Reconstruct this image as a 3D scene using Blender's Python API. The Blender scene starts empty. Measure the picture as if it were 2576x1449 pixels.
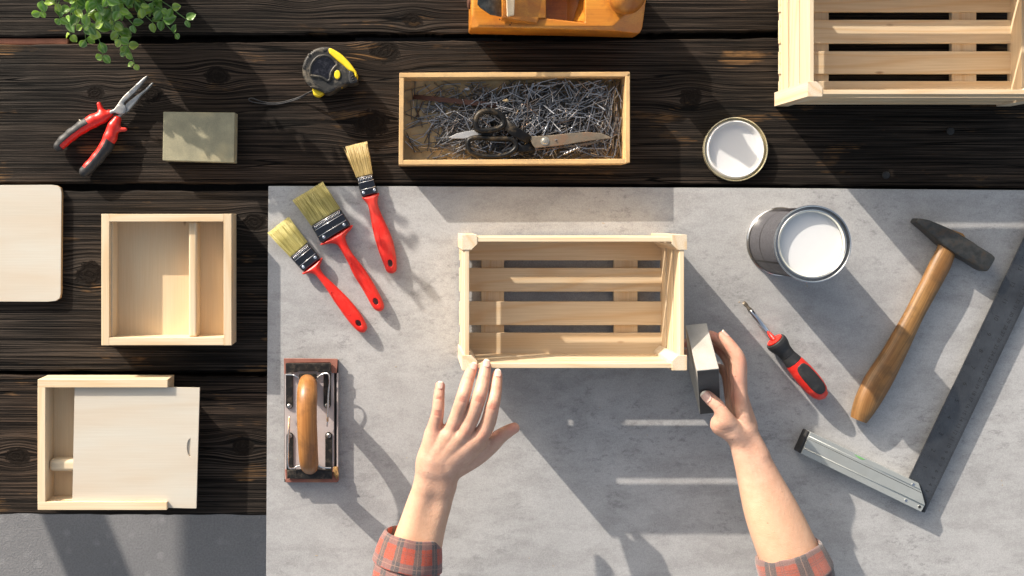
import bpy, bmesh, math, random
import numpy as np
from mathutils import Vector, Matrix, Quaternion, noise as mnoise

random.seed(7)
rng = np.random.default_rng(11)
K = 0.01                      # everything below is written in centimetres
scene = bpy.context.scene
COL = scene.collection

# ------------------------------------------------------------------ camera, sky, sun, exposure
CAM_H = 145.0                 # camera height above the grey board (cm)
PPC = 18.0                    # picture units (2576 wide) per cm on the board
NX, NY = 1030.0, 540.0        # the point straight below the camera in picture units
ELEV = math.atan(0.35)
AZ = Vector((0.65, -0.76, 0)).normalized()      # the way shadows fall

cd = bpy.data.cameras.new("camera")
cam = bpy.data.objects.new("camera", cd)
COL.objects.link(cam)
cam.location = (0, 0, CAM_H * K)
cam.rotation_euler = (0, 0, 0)
cd.sensor_width = 36.0
cd.lens = 36.0 * PPC * CAM_H / 2576.0
cd.shift_x = (1288.0 - NX) / 2576.0
cd.shift_y = (NY - 724.5) / 2576.0
cd.clip_start = 0.05
cd.clip_end = 100
scene.camera = cam

world = bpy.data.worlds.new("World")
scene.world = world
world.use_nodes = True
wn = world.node_tree
sky = wn.nodes.new("ShaderNodeTexSky")
sky.sky_type = 'NISHITA'
sky.sun_disc = False
sky.sun_elevation = ELEV
sky.sun_rotation = math.atan2(-AZ.x, -AZ.y)
sky.air_density = 1.0
sky.dust_density = 4.0
sky.ozone_density = 0.3
bg = wn.nodes["Background"]
bg.inputs["Strength"].default_value = 0.15
hs = wn.nodes.new("ShaderNodeHueSaturation")
hs.inputs['Saturation'].default_value = 0.62      # thin high haze greys the blue
wn.links.new(sky.outputs[0], hs.inputs['Color'])
wn.links.new(hs.outputs[0], bg.inputs[0])

sl = bpy.data.lights.new("sun", 'SUN')
sl.energy = 4.5
sl.angle = math.radians(0.55)
sl.color = (1.0, 0.905, 0.80)
sun = bpy.data.objects.new("sun", sl)
COL.objects.link(sun)
sdir = Vector((AZ.x * math.cos(ELEV), AZ.y * math.cos(ELEV), -math.sin(ELEV)))
sun.rotation_euler = sdir.to_track_quat('-Z', 'Y').to_euler()
sun.location = (-2, 2.4, 2)

scene.view_settings.view_transform = 'Standard'
scene.view_settings.look = 'None'
scene.view_settings.exposure = 0.66
scene.view_settings.gamma = 1.0
scene.cycles.max_bounces = 10
scene.cycles.diffuse_bounces = 6

# ------------------------------------------------------------------ picture-unit converters
def D(px, py, z=0.0):
    m = (CAM_H - z) / CAM_H / PPC
    return ((px - NX) * m, -(py - NY) * m)

def ZC(ox, oy, s):
    """a converter for points read off a zoomed piece of the photograph"""
    def f(u, v, z=0.0):
        return D((ox + u * s) / 1.59013, (oy + v * s) / 1.59013, z)
    return f

def P3(f, u, v, z):
    x, y = f(u, v, z)
    return np.array([x, y, z], float)

# ------------------------------------------------------------------ mesh helpers
def set_props(o, label=None, cat=None, group=None, kind=None):
    if label: o['label'] = label
    if cat: o['category'] = cat
    if group: o['group'] = group
    if kind: o['kind'] = kind
    return o

LOC = {}
def thing(name, loc, label, cat, group=None):
    o = bpy.data.objects.new(name, None)
    o.empty_display_size = 0.02
    o.location = Vector(loc) * K
    COL.objects.link(o)
    LOC[o.name] = Vector(loc)
    set_props(o, label, cat, group)
    return o

def org(parent):
    while parent is not None:
        if parent.name in LOC: return LOC[parent.name]
        parent = parent.parent
    return Vector((0, 0, 0))

def raw(name, V, F, mat, parent=None, smooth=False, loc=None, uv=None, bevel=0, seg=2, angle=35, col=None):
    """one mesh object from world-space centimetre vertices"""
    V = np.asarray(V, dtype=np.float64).reshape(-1, 3)
    base = org(parent) if parent is not None else Vector(loc if loc is not None else (0, 0, 0))
    me = bpy.data.meshes.new(name)
    Vl = (V - np.array(base)) * K
    if isinstance(F, np.ndarray):
        n = len(F); k = F.shape[1]
        me.vertices.add(len(Vl)); me.vertices.foreach_set("co", Vl.astype(np.float32).ravel())
        me.loops.add(n * k); me.loops.foreach_set("vertex_index", F.astype(np.int32).ravel())
        me.polygons.add(n); me.polygons.foreach_set("loop_start", np.arange(0, n * k, k, dtype=np.int32))
        me.update(calc_edges=True)
    else:
        me.from_pydata([tuple(v) for v in Vl], [], [tuple(f) for f in F])
    if not isinstance(F, np.ndarray):
        bm = bmesh.new(); bm.from_mesh(me)
        bmesh.ops.recalc_face_normals(bm, faces=bm.faces)
        bm.to_mesh(me); bm.free()
    me.validate()
    if uv is not None:
        l = me.uv_layers.new(name="UVMap")
        vi = np.zeros(len(me.loops), dtype=np.int32); me.loops.foreach_get("vertex_index", vi)
        l.data.foreach_set("uv", np.asarray(uv, dtype=np.float32)[vi].ravel())
    if col is not None:
        a = me.color_attributes.new(name="tone", type='FLOAT_COLOR', domain='POINT')
        a.data.foreach_set("color", np.asarray(col, dtype=np.float32).ravel())
    if smooth:
        me.polygons.foreach_set("use_smooth", [True] * len(me.polygons))
    me.materials.append(mat)
    o = bpy.data.objects.new(name, me)
    COL.objects.link(o)
    if parent is not None:
        o.parent = parent
    else:
        o.location = base * K
        LOC[o.name] = Vector(base)
    if bevel:
        b = o.modifiers.new("bevel", 'BEVEL')
        b.width = bevel * K; b.segments = seg; b.limit_method = 'ANGLE'; b.angle_limit = math.radians(angle)
    return o

BOXF = [(0, 3, 2, 1), (4, 5, 6, 7), (0, 1, 5, 4), (1, 2, 6, 5), (2, 3, 7, 6), (3, 0, 4, 7)]
def boxv(x0, x1, y0, y1, z0, z1):
    x0, x1 = min(x0, x1), max(x0, x1); y0, y1 = min(y0, y1), max(y0, y1)
    return [(x0, y0, z0), (x1, y0, z0), (x1, y1, z0), (x0, y1, z0), (x0, y0, z1), (x1, y0, z1), (x1, y1, z1), (x0, y1, z1)]

def box(name, x0, x1, y0, y1, z0, z1, mat, parent=None, bevel=0.06, **k):
    return raw(name, boxv(x0, x1, y0, y1, z0, z1), BOXF, mat, parent, bevel=bevel, **k)

def obox(name, c, ax, ay, az, mat, parent=None, bevel=0.06, **k):
    """box by centre and three half-axis vectors"""
    c = Vector(c); ax = Vector(ax); ay = Vector(ay); az = Vector(az)
    S = [(-1, -1, -1), (1, -1, -1), (1, 1, -1), (-1, 1, -1), (-1, -1, 1), (1, -1, 1), (1, 1, 1), (-1, 1, 1)]
    return raw(name, [tuple(c + ax * a + ay * b + az * d) for a, b, d in S], BOXF, mat, parent, bevel=bevel, **k)

def prism(name, pts, z0, z1, mat, parent=None, bevel=0.05, **k):
    n = len(pts)
    V = [(x, y, z0) for x, y in pts] + [(x, y, z1) for x, y in pts]
    F = [tuple(range(n))[::-1], tuple(range(n, 2 * n))] + [(i, (i + 1) % n, n + (i + 1) % n, n + i) for i in range(n)]
    return raw(name, V, F, mat, parent, bevel=bevel, **k)

def smooth_pts(pts, sub=6, closed=True):
    """Catmull-Rom through points"""
    P = np.array(pts, float); n = len(P); out = []
    rngi = range(n) if closed else range(n - 1)
    for i in rngi:
        if closed: a, b, c, d = P[(i - 1) % n], P[i], P[(i + 1) % n], P[(i + 2) % n]
        else: a, b, c, d = P[max(i - 1, 0)], P[i], P[i + 1], P[min(i + 2, n - 1)]
        for t in np.linspace(0, 1, sub, endpoint=False):
            out.append(0.5 * ((2 * b) + (c - a) * t + (2 * a - 5 * b + 4 * c - d) * t * t + (3 * b - a - 3 * c + d) * t ** 3))
    if not closed: out.append(P[-1])
    return np.array(out)

def loft(name, path, rad, mat, parent=None, up=(0, 0, 1), n=20, power=2.0, cap=True, wob=0.0, sub=0, **k):
    """tube along path; rad = list of (half width, half height); up = the height direction"""
    P = np.array(path, float); Rr = np.array([(r, r) if np.isscalar(r) else r for r in rad], float)
    if sub:
        P2 = smooth_pts(np.hstack([P, Rr]), sub, closed=False); P = P2[:, :3]; Rr = np.abs(P2[:, 3:])
    up = np.array(up, float)
    T = np.gradient(P, axis=0); T /= np.linalg.norm(T, axis=1)[:, None] + 1e-9
    V = []; UV = []; L = 0
    for i, (p, t, r) in enumerate(zip(P, T, Rr)):
        if i: L += np.linalg.norm(P[i] - P[i - 1])
        s = np.cross(t, up); s /= np.linalg.norm(s) + 1e-9
        u = np.cross(s, t)
        for j in range(n + 1):
            a = 2 * math.pi * j / n
            ca, sa = math.cos(a), math.sin(a)
            e = 2.0 / power
            cx = math.copysign(abs(ca) ** e, ca); cy = math.copysign(abs(sa) ** e, sa)
            q = p + s * cx * r[0] + u * cy * r[1]
            if wob:
                w = mnoise.noise(Vector(q * 0.35)) * wob
                q = q + (s * ca + u * sa) * w
            V.append(q); UV.append((a * (r[0] + r[1]) / 2, L))
    m = n + 1; F = []
    for i in range(len(P) - 1):
        for j in range(n):
            F.append((i * m + j, i * m + j + 1, (i + 1) * m + j + 1, (i + 1) * m + j))
    if cap:
        F.append(tuple(range(n))[::-1]); b = (len(P) - 1) * m; F.append(tuple(b + j for j in range(n)))
    o = raw(name, V, F, mat, parent, smooth=True, uv=UV, **k)
    me = o.data
    bm = bmesh.new(); bm.from_mesh(me)
    bmesh.ops.remove_doubles(bm, verts=bm.verts, dist=1e-6)
    bmesh.ops.recalc_face_normals(bm, faces=bm.faces)
    bm.to_mesh(me); bm.free()
    return o

def lathe(name, prof, c, mat, parent=None, axis=(0, 0, 1), n=64, smooth=True, angle=30, sx=1.0, caps=True, **k):
    """prof: (radius, height) list about axis at c"""
    ax = Vector(axis).normalized(); s = ax.orthogonal().normalized()
    if abs(ax.z) > .999: s = Vector((1, 0, 0))
    t = ax.cross(s); c = Vector(c)
    V = []; F = []
    for r, h in prof:
        for j in range(n):
            a = 2 * math.pi * j / n
            V.append(tuple(c + ax * h + s * (r * math.cos(a) * sx) + t * (r * math.sin(a))))
    for i in range(len(prof) - 1):
        for j in range(n):
            F.append((i * n + j, i * n + (j + 1) % n, (i + 1) * n + (j + 1) % n, (i + 1) * n + j))
    if caps and prof[0][0] > 1e-4: F.append(tuple(range(n))[::-1])
    if caps and prof[-1][0] > 1e-4: F.append(tuple((len(prof) - 1) * n + j for j in range(n)))
    o = raw(name, V, F, mat, parent, smooth=smooth, **k)
    bm = bmesh.new(); bm.from_mesh(o.data)
    bmesh.ops.remove_doubles(bm, verts=bm.verts, dist=1e-7)
    bmesh.ops.recalc_face_normals(bm, faces=bm.faces)
    for e in bm.edges:
        if len(e.link_faces) == 2 and e.calc_face_angle(0) > math.radians(angle): e.smooth = False
    bm.to_mesh(o.data); bm.free()
    return o

def sharp(o, angle=35):
    bm = bmesh.new(); bm.from_mesh(o.data)
    for e in bm.edges:
        if len(e.link_faces) == 2 and e.calc_face_angle(0) > math.radians(angle): e.smooth = False
    bm.to_mesh(o.data); bm.free(); return o

# ------------------------------------------------------------------ distance-field modelling (organic shapes)
def grid(lo, hi, res):
    xs = [np.arange(l - 2 * res, h + 2 * res, res, dtype=np.float32) for l, h in zip(lo, hi)]
    return xs

def surface_nets(V, xs):
    nx, ny, nz = V.shape
    neg = V < 0
    idx = -np.ones((nx - 1, ny - 1, nz - 1), dtype=np.int64)
    cnt = np.zeros(idx.shape, np.int8)
    for a in (0, 1):
        for b in (0, 1):
            for c in (0, 1):
                cnt += neg[a:nx - 1 + a, b:ny - 1 + b, c:nz - 1 + c]
    act = (cnt > 0) & (cnt < 8)
    I, J, L = np.nonzero(act)
    idx[I, J, L] = np.arange(len(I))
    acc = np.zeros((len(I), 3)); num = np.zeros(len(I))
    cor = [(0, 0, 0), (1, 0, 0), (0, 1, 0), (1, 1, 0), (0, 0, 1), (1, 0, 1), (0, 1, 1), (1, 1, 1)]
    for p in range(8):
        for q in range(p + 1, 8):
            A, B = np.array(cor[p]), np.array(cor[q])
            if np.abs(A - B).sum() != 1: continue
            va = V[I + A[0], J + A[1], L + A[2]]; vb = V[I + B[0], J + B[1], L + B[2]]
            m = (va < 0) != (vb < 0)
            t = np.where(m, va / (va - vb + 1e-20), 0)
            pos = A[None, :] + (B - A)[None, :] * t[:, None]
            acc += np.where(m[:, None], pos, 0); num += m
    pos = acc / num[:, None] + np.stack([I, J, L], 1)
    h = float(xs[0][1] - xs[0][0])
    W = pos * h + np.array([xs[0][0], xs[1][0], xs[2][0]])
    F = []
    for ax in range(3):
        s0 = [slice(None)] * 3; s1 = [slice(None)] * 3
        s0[ax] = slice(0, -1); s1[ax] = slice(1, None)
        ch = neg[tuple(s0)] != neg[tuple(s1)]
        A, B, C = np.nonzero(ch)
        o1, o2 = [(1, 2), (2, 0), (0, 1)][ax]
        P = np.stack([A, B, C], 1)
        ok = (P[:, o1] > 0) & (P[:, o2] > 0) & (P[:, o1] < V.shape[o1] - 1) & (P[:, o2] < V.shape[o2] - 1)
        P = P[ok]
        d1 = np.zeros(3, int); d1[o1] = 1; d2 = np.zeros(3, int); d2[o2] = 1
        q = [P - d1 - d2, P - d2, P, P - d1]
        f = np.stack([idx[x[:, 0], x[:, 1], x[:, 2]] for x in q], 1)
        flip = ~neg[P[:, 0], P[:, 1], P[:, 2]]
        f[flip] = f[flip][:, ::-1]
        F.append(f)
    F = np.concatenate(F)
    F = F[(F >= 0).all(1)]
    return W, F

def relax(W, F, w, it):
    """Laplacian smoothing with a per-vertex weight"""
    E = np.concatenate([F[:, [0, 1]], F[:, [1, 2]], F[:, [2, 3]], F[:, [3, 0]]]); n = len(W)
    cnt = np.bincount(E[:, 0], minlength=n) + np.bincount(E[:, 1], minlength=n) + 1e-9
    for _ in range(it):
        S = np.stack([np.bincount(E[:, 0], W[E[:, 1], a], n) + np.bincount(E[:, 1], W[E[:, 0], a], n) for a in range(3)], 1) / cnt[:, None]
        W = W + (S - W) * w[:, None]
    return W

def sdf_obj(name, f, lo, hi, res, mat, parent=None, colf=None, uvf=None, relaxf=None, **k):
    xs = grid(lo, hi, res)
    X, Y, Z = np.meshgrid(*xs, indexing='ij', sparse=True)
    V = np.asarray(f(X, Y, Z), dtype=np.float32)
    if V.shape != (len(xs[0]), len(xs[1]), len(xs[2])):
        V = np.broadcast_to(V, (len(xs[0]), len(xs[1]), len(xs[2]))).copy()
    W, F = surface_nets(V, xs)
    if relaxf is not None: W = relax(W, F, relaxf(W), 40)
    col = colf(W) if colf else None
    uv = uvf(W) if uvf else None
    return raw(name, W, F, mat, parent, smooth=True, col=col, uv=uv, **k)

def smin(a, b, k):
    h = np.clip(0.5 + 0.5 * (b - a) / k, 0, 1)
    return b + (a - b) * h - k * h * (1 - h)

def cone(X, Y, Z, a, b, ra, rb):
    """tapered capsule distance"""
    a = np.asarray(a, np.float32); b = np.asarray(b, np.float32); d = b - a
    L2 = float((d * d).sum()) + 1e-9
    px, py, pz = X - a[0], Y - a[1], Z - a[2]
    t = np.clip((px * d[0] + py * d[1] + pz * d[2]) / L2, 0, 1)
    return np.sqrt((px - t * d[0]) ** 2 + (py - t * d[1]) ** 2 + (pz - t * d[2]) ** 2) - (ra + (rb - ra) * t)

def poly2(X, Y, pts):
    """signed distance to polygon in the xy plane (X, Y broadcastable)"""
    pts = np.asarray(pts, np.float32)
    X, Y = np.broadcast_arrays(X, Y)
    d = np.full(X.shape, 1e9, np.float32); s = np.ones(X.shape, np.float32)
    n = len(pts)
    for i in range(n):
        a = pts[i]; b = pts[i - 1]; e = b - a
        wx, wy = X - a[0], Y - a[1]
        t = np.clip((wx * e[0] + wy * e[1]) / (e @ e + 1e-12), 0, 1)
        d = np.minimum(d, (wx - e[0] * t) ** 2 + (wy - e[1] * t) ** 2)
        c1 = Y >= a[1]; c2 = Y < b[1]; c3 = e[0] * wy > e[1] * wx
        allc = (c1 & c2 & c3) | (~c1 & ~c2 & ~c3)
        s = np.where(allc, -s, s)
    return s * np.sqrt(d)

def rext(d2, Z, zc, h, r):
    """rounded extrusion of a 2-D distance"""
    qx = d2 + r; qz = np.abs(Z - zc) - h + r
    return np.minimum(np.maximum(qx, qz), 0) + np.sqrt(np.maximum(qx, 0) ** 2 + np.maximum(qz, 0) ** 2) - r

# ------------------------------------------------------------------ material helpers
class NT:
    def __init__(s, name):
        s.m = bpy.data.materials.new(name); s.m.use_nodes = True
        s.t = s.m.node_tree; s.b = s.t.nodes["Principled BSDF"]
    def new(s, typ, **k):
        n = s.t.nodes.new(typ)
        for a, v in k.items(): setattr(n, a, v)
        return n
    def link(s, a, b): s.t.links.new(a, b)
    def val(s, sock, v):
        if hasattr(v, 'is_output') or isinstance(v, bpy.types.NodeSocket): s.link(v, sock)
        else: sock.default_value = v
    def math(s, op, a, b=0.0, c=None, clamp=False):
        n = s.new("ShaderNodeMath", operation=op); n.use_clamp = clamp
        s.val(n.inputs[0], a); s.val(n.inputs[1], b)
        if c is not None: s.val(n.inputs[2], c)
        return n.outputs[0]
    def vmath(s, op, a, b=(0, 0, 0)):
        n = s.new("ShaderNodeVectorMath", operation=op)
        s.val(n.inputs[0], a); s.val(n.inputs[1], b)
        return n.outputs[1] if op in ('LENGTH', 'DISTANCE', 'DOT_PRODUCT') else n.outputs[0]
    def coord(s, kind='Object'):
        return s.new("ShaderNodeTexCoord").outputs[kind]
    def mapping(s, v, scale=(1, 1, 1), loc=(0, 0, 0), rot=(0, 0, 0)):
        n = s.new("ShaderNodeMapping"); s.link(v, n.inputs[0])
        n.inputs[1].default_value = loc; n.inputs[2].default_value = rot; n.inputs[3].default_value = scale
        return n.outputs[0]
    def noise(s, v, scale=5.0, detail=4.0, rough=0.5, dist=0.0):
        n = s.new("ShaderNodeTexNoise"); s.link(v, n.inputs['Vector'])
        n.inputs['Scale'].default_value = scale; n.inputs['Detail'].default_value = detail
        n.inputs['Roughness'].default_value = rough; n.inputs['Distortion'].default_value = dist
        return n.outputs['Fac']
    def voronoi(s, v, scale, out='Distance', feature='F1', rnd=1.0):
        n = s.new("ShaderNodeTexVoronoi", feature=feature); s.link(v, n.inputs['Vector'])
        n.inputs['Scale'].default_value = scale; n.inputs['Randomness'].default_value = rnd
        return n.outputs[out]
    def ramp(s, fac, stops, interp='LINEAR'):
        n = s.new("ShaderNodeValToRGB"); s.link(fac, n.inputs[0])
        cr = n.color_ramp; cr.interpolation = interp
        while len(cr.elements) < len(stops): cr.elements.new(0.5)
        for e, (p, c) in zip(cr.elements, stops):
            e.position = p; e.color = (c if len(c) == 4 else (*c, 1)) if not np.isscalar(c) else (c, c, c, 1)
        return n.outputs[0]
    def mix(s, fac, a, b, mode='MIX'):
        n = s.new("ShaderNodeMix", data_type='RGBA', blend_type=mode)
        s.val(n.inputs[0], fac)
        for i, v in ((6, a), (7, b)):
            if isinstance(v, bpy.types.NodeSocket): s.link(v, n.inputs[i])
            else: n.inputs[i].default_value = (*v, 1) if len(v) == 3 else v
        return n.outputs[2]
    def bump(s, h, strength=0.5, dist=0.001, normal=None):
        n = s.new("ShaderNodeBump"); s.link(h, n.inputs['Height'])
        n.inputs['Strength'].default_value = strength; n.inputs['Distance'].default_value = dist
        if normal is not None: s.link(normal, n.inputs['Normal'])
        return n.outputs[0]
    def rand(s):
        return s.new("ShaderNodeObjectInfo").outputs['Random']
    def sep(s, v):
        n = s.new("ShaderNodeSeparateXYZ"); s.link(v, n.inputs[0]); return n.outputs
    def comb(s, x, y, z):
        n = s.new("ShaderNodeCombineXYZ")
        for i, v in enumerate((x, y, z)): s.val(n.inputs[i], v)
        return n.outputs[0]
    def set(s, **k):
        for a, v in k.items():
            sock = s.b.inputs[a.replace('_', ' ')]
            if isinstance(v, bpy.types.NodeSocket): s.link(v, sock)
            else:
                if sock.type == 'RGBA' and len(v) == 3: v = (*v, 1)
                sock.default_value = v
        return s

def simple(name, col, rough=0.5, metal=0.0, var=0.12, scale=60, bump=0.15, bscale=400, dirt=None, dirt_amt=0.0, **k):
    n = NT(name); co = n.coord('Object')
    nz = n.noise(co, scale, 5, 0.6)
    dark = tuple(c * (1 - var) for c in col); lite = tuple(min(1, c * (1 + var)) for c in col)
    c = n.ramp(nz, [(0.3, dark), (0.7, lite)])
    if dirt:
        dm = n.ramp(n.noise(co, scale * 0.5, 8, 0.7), [(0.5, 0.0), (0.62, 1.0)])
        c = n.mix(n.math('MULTIPLY', dm, dirt_amt), c, dirt)
    n.set(Base_Color=c, Roughness=n.ramp(nz, [(0.2, max(0, rough - .08)), (0.8, min(1, rough + .1))]), Metallic=metal)
    if bump: n.set(Normal=n.bump(n.noise(co, bscale, 3, 0.6), bump, 0.0006))
    for a, v in k.items(): n.set(**{a: v})
    return n.m

def wood(name, lite, dark, axis=0, coords='Object', rings=9.0, rscale=1.0, rough=0.6, fiber=0.25, ring_amt=0.6, worn=None, bump=0.25, blotch=0.15, knots=False):
    """grain runs along axis (object space, metres) or along v of a UV map in cm"""
    n = NT(name)
    if coords == 'UV':
        co = n.mapping(n.coord('UV'), (0.01, 0.01, 0.01)); axis = 1
    else:
        co = n.coord('Object')
    r = n.rand()
    off = n.comb(n.math('MULTIPLY', r, 3.7), n.math('MULTIPLY', r, 9.1), n.math('MULTIPLY', r, 5.3))
    co = n.vmath('ADD', co, off)
    sc = [16 * rscale] * 3; sc[axis] = 1.6 * rscale
    c1 = n.mapping(co, tuple(sc))
    base = n.noise(c1, 1.0, 1.5, 0.45, 0.2)
    s = n.math('SINE', n.math('MULTIPLY', base, rings * 6.283))
    ring = n.ramp(n.math('MULTIPLY_ADD', s, 0.5, 0.5), [(0.0, 0.0), (0.55, 0.12), (0.86, 0.5), (1.0, 1.0)])
    sc2 = [700.0] * 3; sc2[axis] = 14.0
    fib = n.noise(n.mapping(co, tuple(sc2)), 1.0, 2, 0.5)
    sc3 = [45.0] * 3; sc3[axis] = 9.0
    blo = n.noise(n.mapping(co, tuple(sc3)), 1.0, 3, 0.5)
    c = n.mix(n.math('MULTIPLY', ring, ring_amt), lite, dark)
    c = n.mix(n.math('MULTIPLY', n.ramp(fib, [(0.4, 1.0), (0.62, 0.0)]), fiber), c, tuple(a * 0.72 for a in dark))
    c = n.mix(n.math('MULTIPLY', n.ramp(blo, [(0.35, 0.0), (0.7, 1.0)]), blotch), c, tuple(a * b for a, b in zip(dark, (1.05, .92, .8))))
    tint = n.ramp(r, [(0, 0.90), (1, 1.04)])
    c = n.mix(1.0, c, tint, 'MULTIPLY')
    if knots:
        kv = n.voronoi(n.mapping(co, (17, 17, 17) if axis == 2 else ((9, 26, 26) if axis == 0 else (26, 9, 26))), 1.0)
        c = n.mix(n.math('MULTIPLY', n.ramp(kv, [(0.03, 1.0), (0.075, 0.0)]), 0.75), c, (0.22, 0.10, 0.04))
    if worn:
        w = n.ramp(n.noise(co, 38, 6, 0.65), [(0.48, 0.0), (0.62, 1.0)])
        c = n.mix(n.math('MULTIPLY', w, 0.55), c, worn)
    h = n.math('ADD', n.math('MULTIPLY', fib, 0.7), n.math('MULTIPLY', ring, 0.3))
    n.set(Base_Color=c, Roughness=rough, Normal=n.bump(h, bump, 0.0004))
    return n.m

PINE_L, PINE_D = (0.70, 0.575, 0.395), (0.62, 0.42, 0.22)
pine_x = wood("pine_grain_x", PINE_L, PINE_D, 0, knots=True)
pine_y = wood("pine_grain_y", PINE_L, PINE_D, 1)
pine_z = wood("pine_grain_z", (0.68, 0.59, 0.45), PINE_D, 2, rings=7)
ply = wood("birch_plywood", (0.60, 0.565, 0.48), (0.55, 0.45, 0.33), 0, rings=4, rscale=0.6, fiber=0.12, ring_amt=0.35, blotch=0.25)
ply_y = wood("birch_plywood_y", (0.76, 0.59, 0.37), (0.67, 0.45, 0.23), 1, rings=4, rscale=0.6, fiber=0.15, ring_amt=0.35, blotch=0.3, knots=True)
ply_edge = wood("plywood_edge", (0.55, 0.36, 0.18), (0.34, 0.19, 0.08), 1, rings=14)

# ---- charred planks
def charred_material(name, knots, seed, fr=1.0, warm=0.0):
    n = NT(name)
    co = n.coord('Object')
    x, y, z = n.sep(co)
    # slow waviness of the grain
    wv = n.noise(n.mapping(co, (2.2, 7, 2), loc=(seed, seed * 2, 0)), 1.0, 2, 0.5)
    v = n.math('ADD', y, n.math('MULTIPLY', n.math('SUBTRACT', wv, 0.5), 0.009))
    kmask = None; kring = None
    for kx, ky, kr in knots:
        dx = n.math('MULTIPLY', n.math('SUBTRACT', x, kx * K), 1.0 / (kr * K * 2.1))
        dy = n.math('MULTIPLY', n.math('SUBTRACT', y, ky * K), 1.0 / (kr * K * 1.35))
        r2 = n.math('ADD', n.math('MULTIPLY', dx, dx), n.math('MULTIPLY', dy, dy))
        w = n.math('POWER', 2.718, n.math('MULTIPLY', r2, -1.0))
        v = n.math('SUBTRACT', v, n.math('MULTIPLY', n.math('MULTIPLY', n.math('SUBTRACT', y, ky * K), w), 0.85))
        ex = n.math('MULTIPLY', n.math('SUBTRACT', x, kx * K), 1.0 / (kr * K * 1.15))
        ey = n.math('MULTIPLY', n.math('SUBTRACT', y, ky * K), 1.0 / (kr * K * 0.85))
        rr = n.math('SQRT', n.math('ADD', n.math('MULTIPLY', ex, ex), n.math('MULTIPLY', ey, ey)))
        rr = n.math('ADD', rr, n.math('MULTIPLY', n.math('SUBTRACT', n.noise(co, 70, 4, 0.7), 0.5), 1.3))
        m = n.ramp(rr, [(0.85, 1.0), (1.0, 0.0)])
        rg = n.math('MULTIPLY', n.math('MULTIPLY_ADD', n.math('SINE', n.math('MULTIPLY', rr, 17.0)), 0.5, 0.5), m)
        kmask = m if kmask is None else n.math('MAXIMUM', kmask, m)
        kring = rg if kring is None else n.math('MAXIMUM', kring, rg)
    g = n.comb(n.math('MULTIPLY', x, 3.2), n.math('MULTIPLY', v, 620.0 * fr), seed)
    g2 = n.comb(n.math('MULTIPLY', x, 6.0), n.math('MULTIPLY', v, 900.0 * fr), seed + 3)
    g3 = n.comb(n.math('MULTIPLY', x, 1.2), n.math('MULTIPLY', v, 260.0 * fr), seed + 5)
    a = n.noise(g, 1.0, 2, 0.5); b = n.noise(g2, 1.0, 2, 0.6); c3 = n.noise(g3, 1.0, 1, 0.5)
    fine = n.noise(n.mapping(co, (300, 700, 300)), 1.0, 3, 0.7)
    h = n.math('ADD', n.math('MULTIPLY', n.ramp(a, [(0.40, 0.0), (0.52, 1.0)]), 0.32), n.math('MULTIPLY', n.ramp(b, [(0.38, 0.0), (0.56, 1.0)]), 0.42))
    h = n.math('ADD', h, n.math('MULTIPLY', n.ramp(c3, [(0.34, 0.0), (0.44, 1.0)]), 0.26))
    # long drying cracks
    cr = n.noise(n.comb(n.math('MULTIPLY', x, 1.6), n.math('MULTIPLY', v, 42.0), seed + 9), 1.0, 2, 0.5)
    crack = n.ramp(n.math('ABSOLUTE', n.math('SUBTRACT', cr, 0.5)), [(0.0, 1.0), (0.012, 0.0)])
    crgate = n.ramp(n.noise(n.mapping(co, (3, 9, 1), loc=(seed, 0, 0)), 1.0, 2, 0.5), [(0.5, 0.0), (0.58, 1.0)])
    crack = n.math('MULTIPLY', crack, crgate)
    if kmask is not None:
        h = n.math('MULTIPLY', h, n.math('SUBTRACT', 1.0, n.math('MULTIPLY', kmask, 0.8)))
        h = n.math('ADD', h, n.math('MULTIPLY', kring, 0.3))
    h = n.math('SUBTRACT', h, n.math('MULTIPLY', crack, 0.9))
    patch = n.noise(n.mapping(co, (5, 11, 5), loc=(seed, seed, 0)), 1.0, 4, 0.6)
    col = n.ramp(h, [(0.25, (0.0012, 0.001, 0.0009)), (0.60, (0.0125, 0.0094, 0.0072)), (1.0, (0.060, 0.046, 0.035))])
    col = n.mix(n.ramp(patch, [(0.35, 0.62), (0.62, 0.0)]), col, (0.0045, 0.0048, 0.0045))
    col = n.mix(n.ramp(n.noise(n.mapping(co, (2.5, 5, 2), loc=(seed, 3, 0)), 1.0, 3, 0.5), [(0.40, 0.0), (0.65, warm)]), col, n.mix(1.0, col, (2.2, 1.5, 1.1), 'MULTIPLY'))
    worn = n.math('MULTIPLY', n.ramp(n.noise(n.mapping(co, (9, 24, 5), loc=(seed * 3, 1, 0)), 1.0, 4, 0.6), [(0.60, 0.0), (0.68, 1.0)]),
                  n.ramp(a, [(0.48, 0.0), (0.60, 1.0)]))
    col = n.mix(n.math('MULTIPLY', worn, 0.8), col, (0.20, 0.11, 0.045))
    speck = n.ramp(n.noise(co, 900, 2, 0.5), [(0.72, 0.0), (0.78, 1.0)])
    col = n.mix(n.math('MULTIPLY', speck, 0.35), col, (0.22, 0.18, 0.12))
    if kmask is not None: col = n.mix(n.math('MULTIPLY', kmask, 0.3), col, (0.018, 0.012, 0.008))
    hh = n.math('ADD', h, n.math('MULTIPLY', fine, 0.35))
    n.set(Base_Color=col, Roughness=n.ramp(h, [(0.2, 0.85), (0.9, 0.6)]), Normal=n.bump(hh, 1.0, 0.0013), Specular_IOR_Level=0.10)
    return n.m

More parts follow.
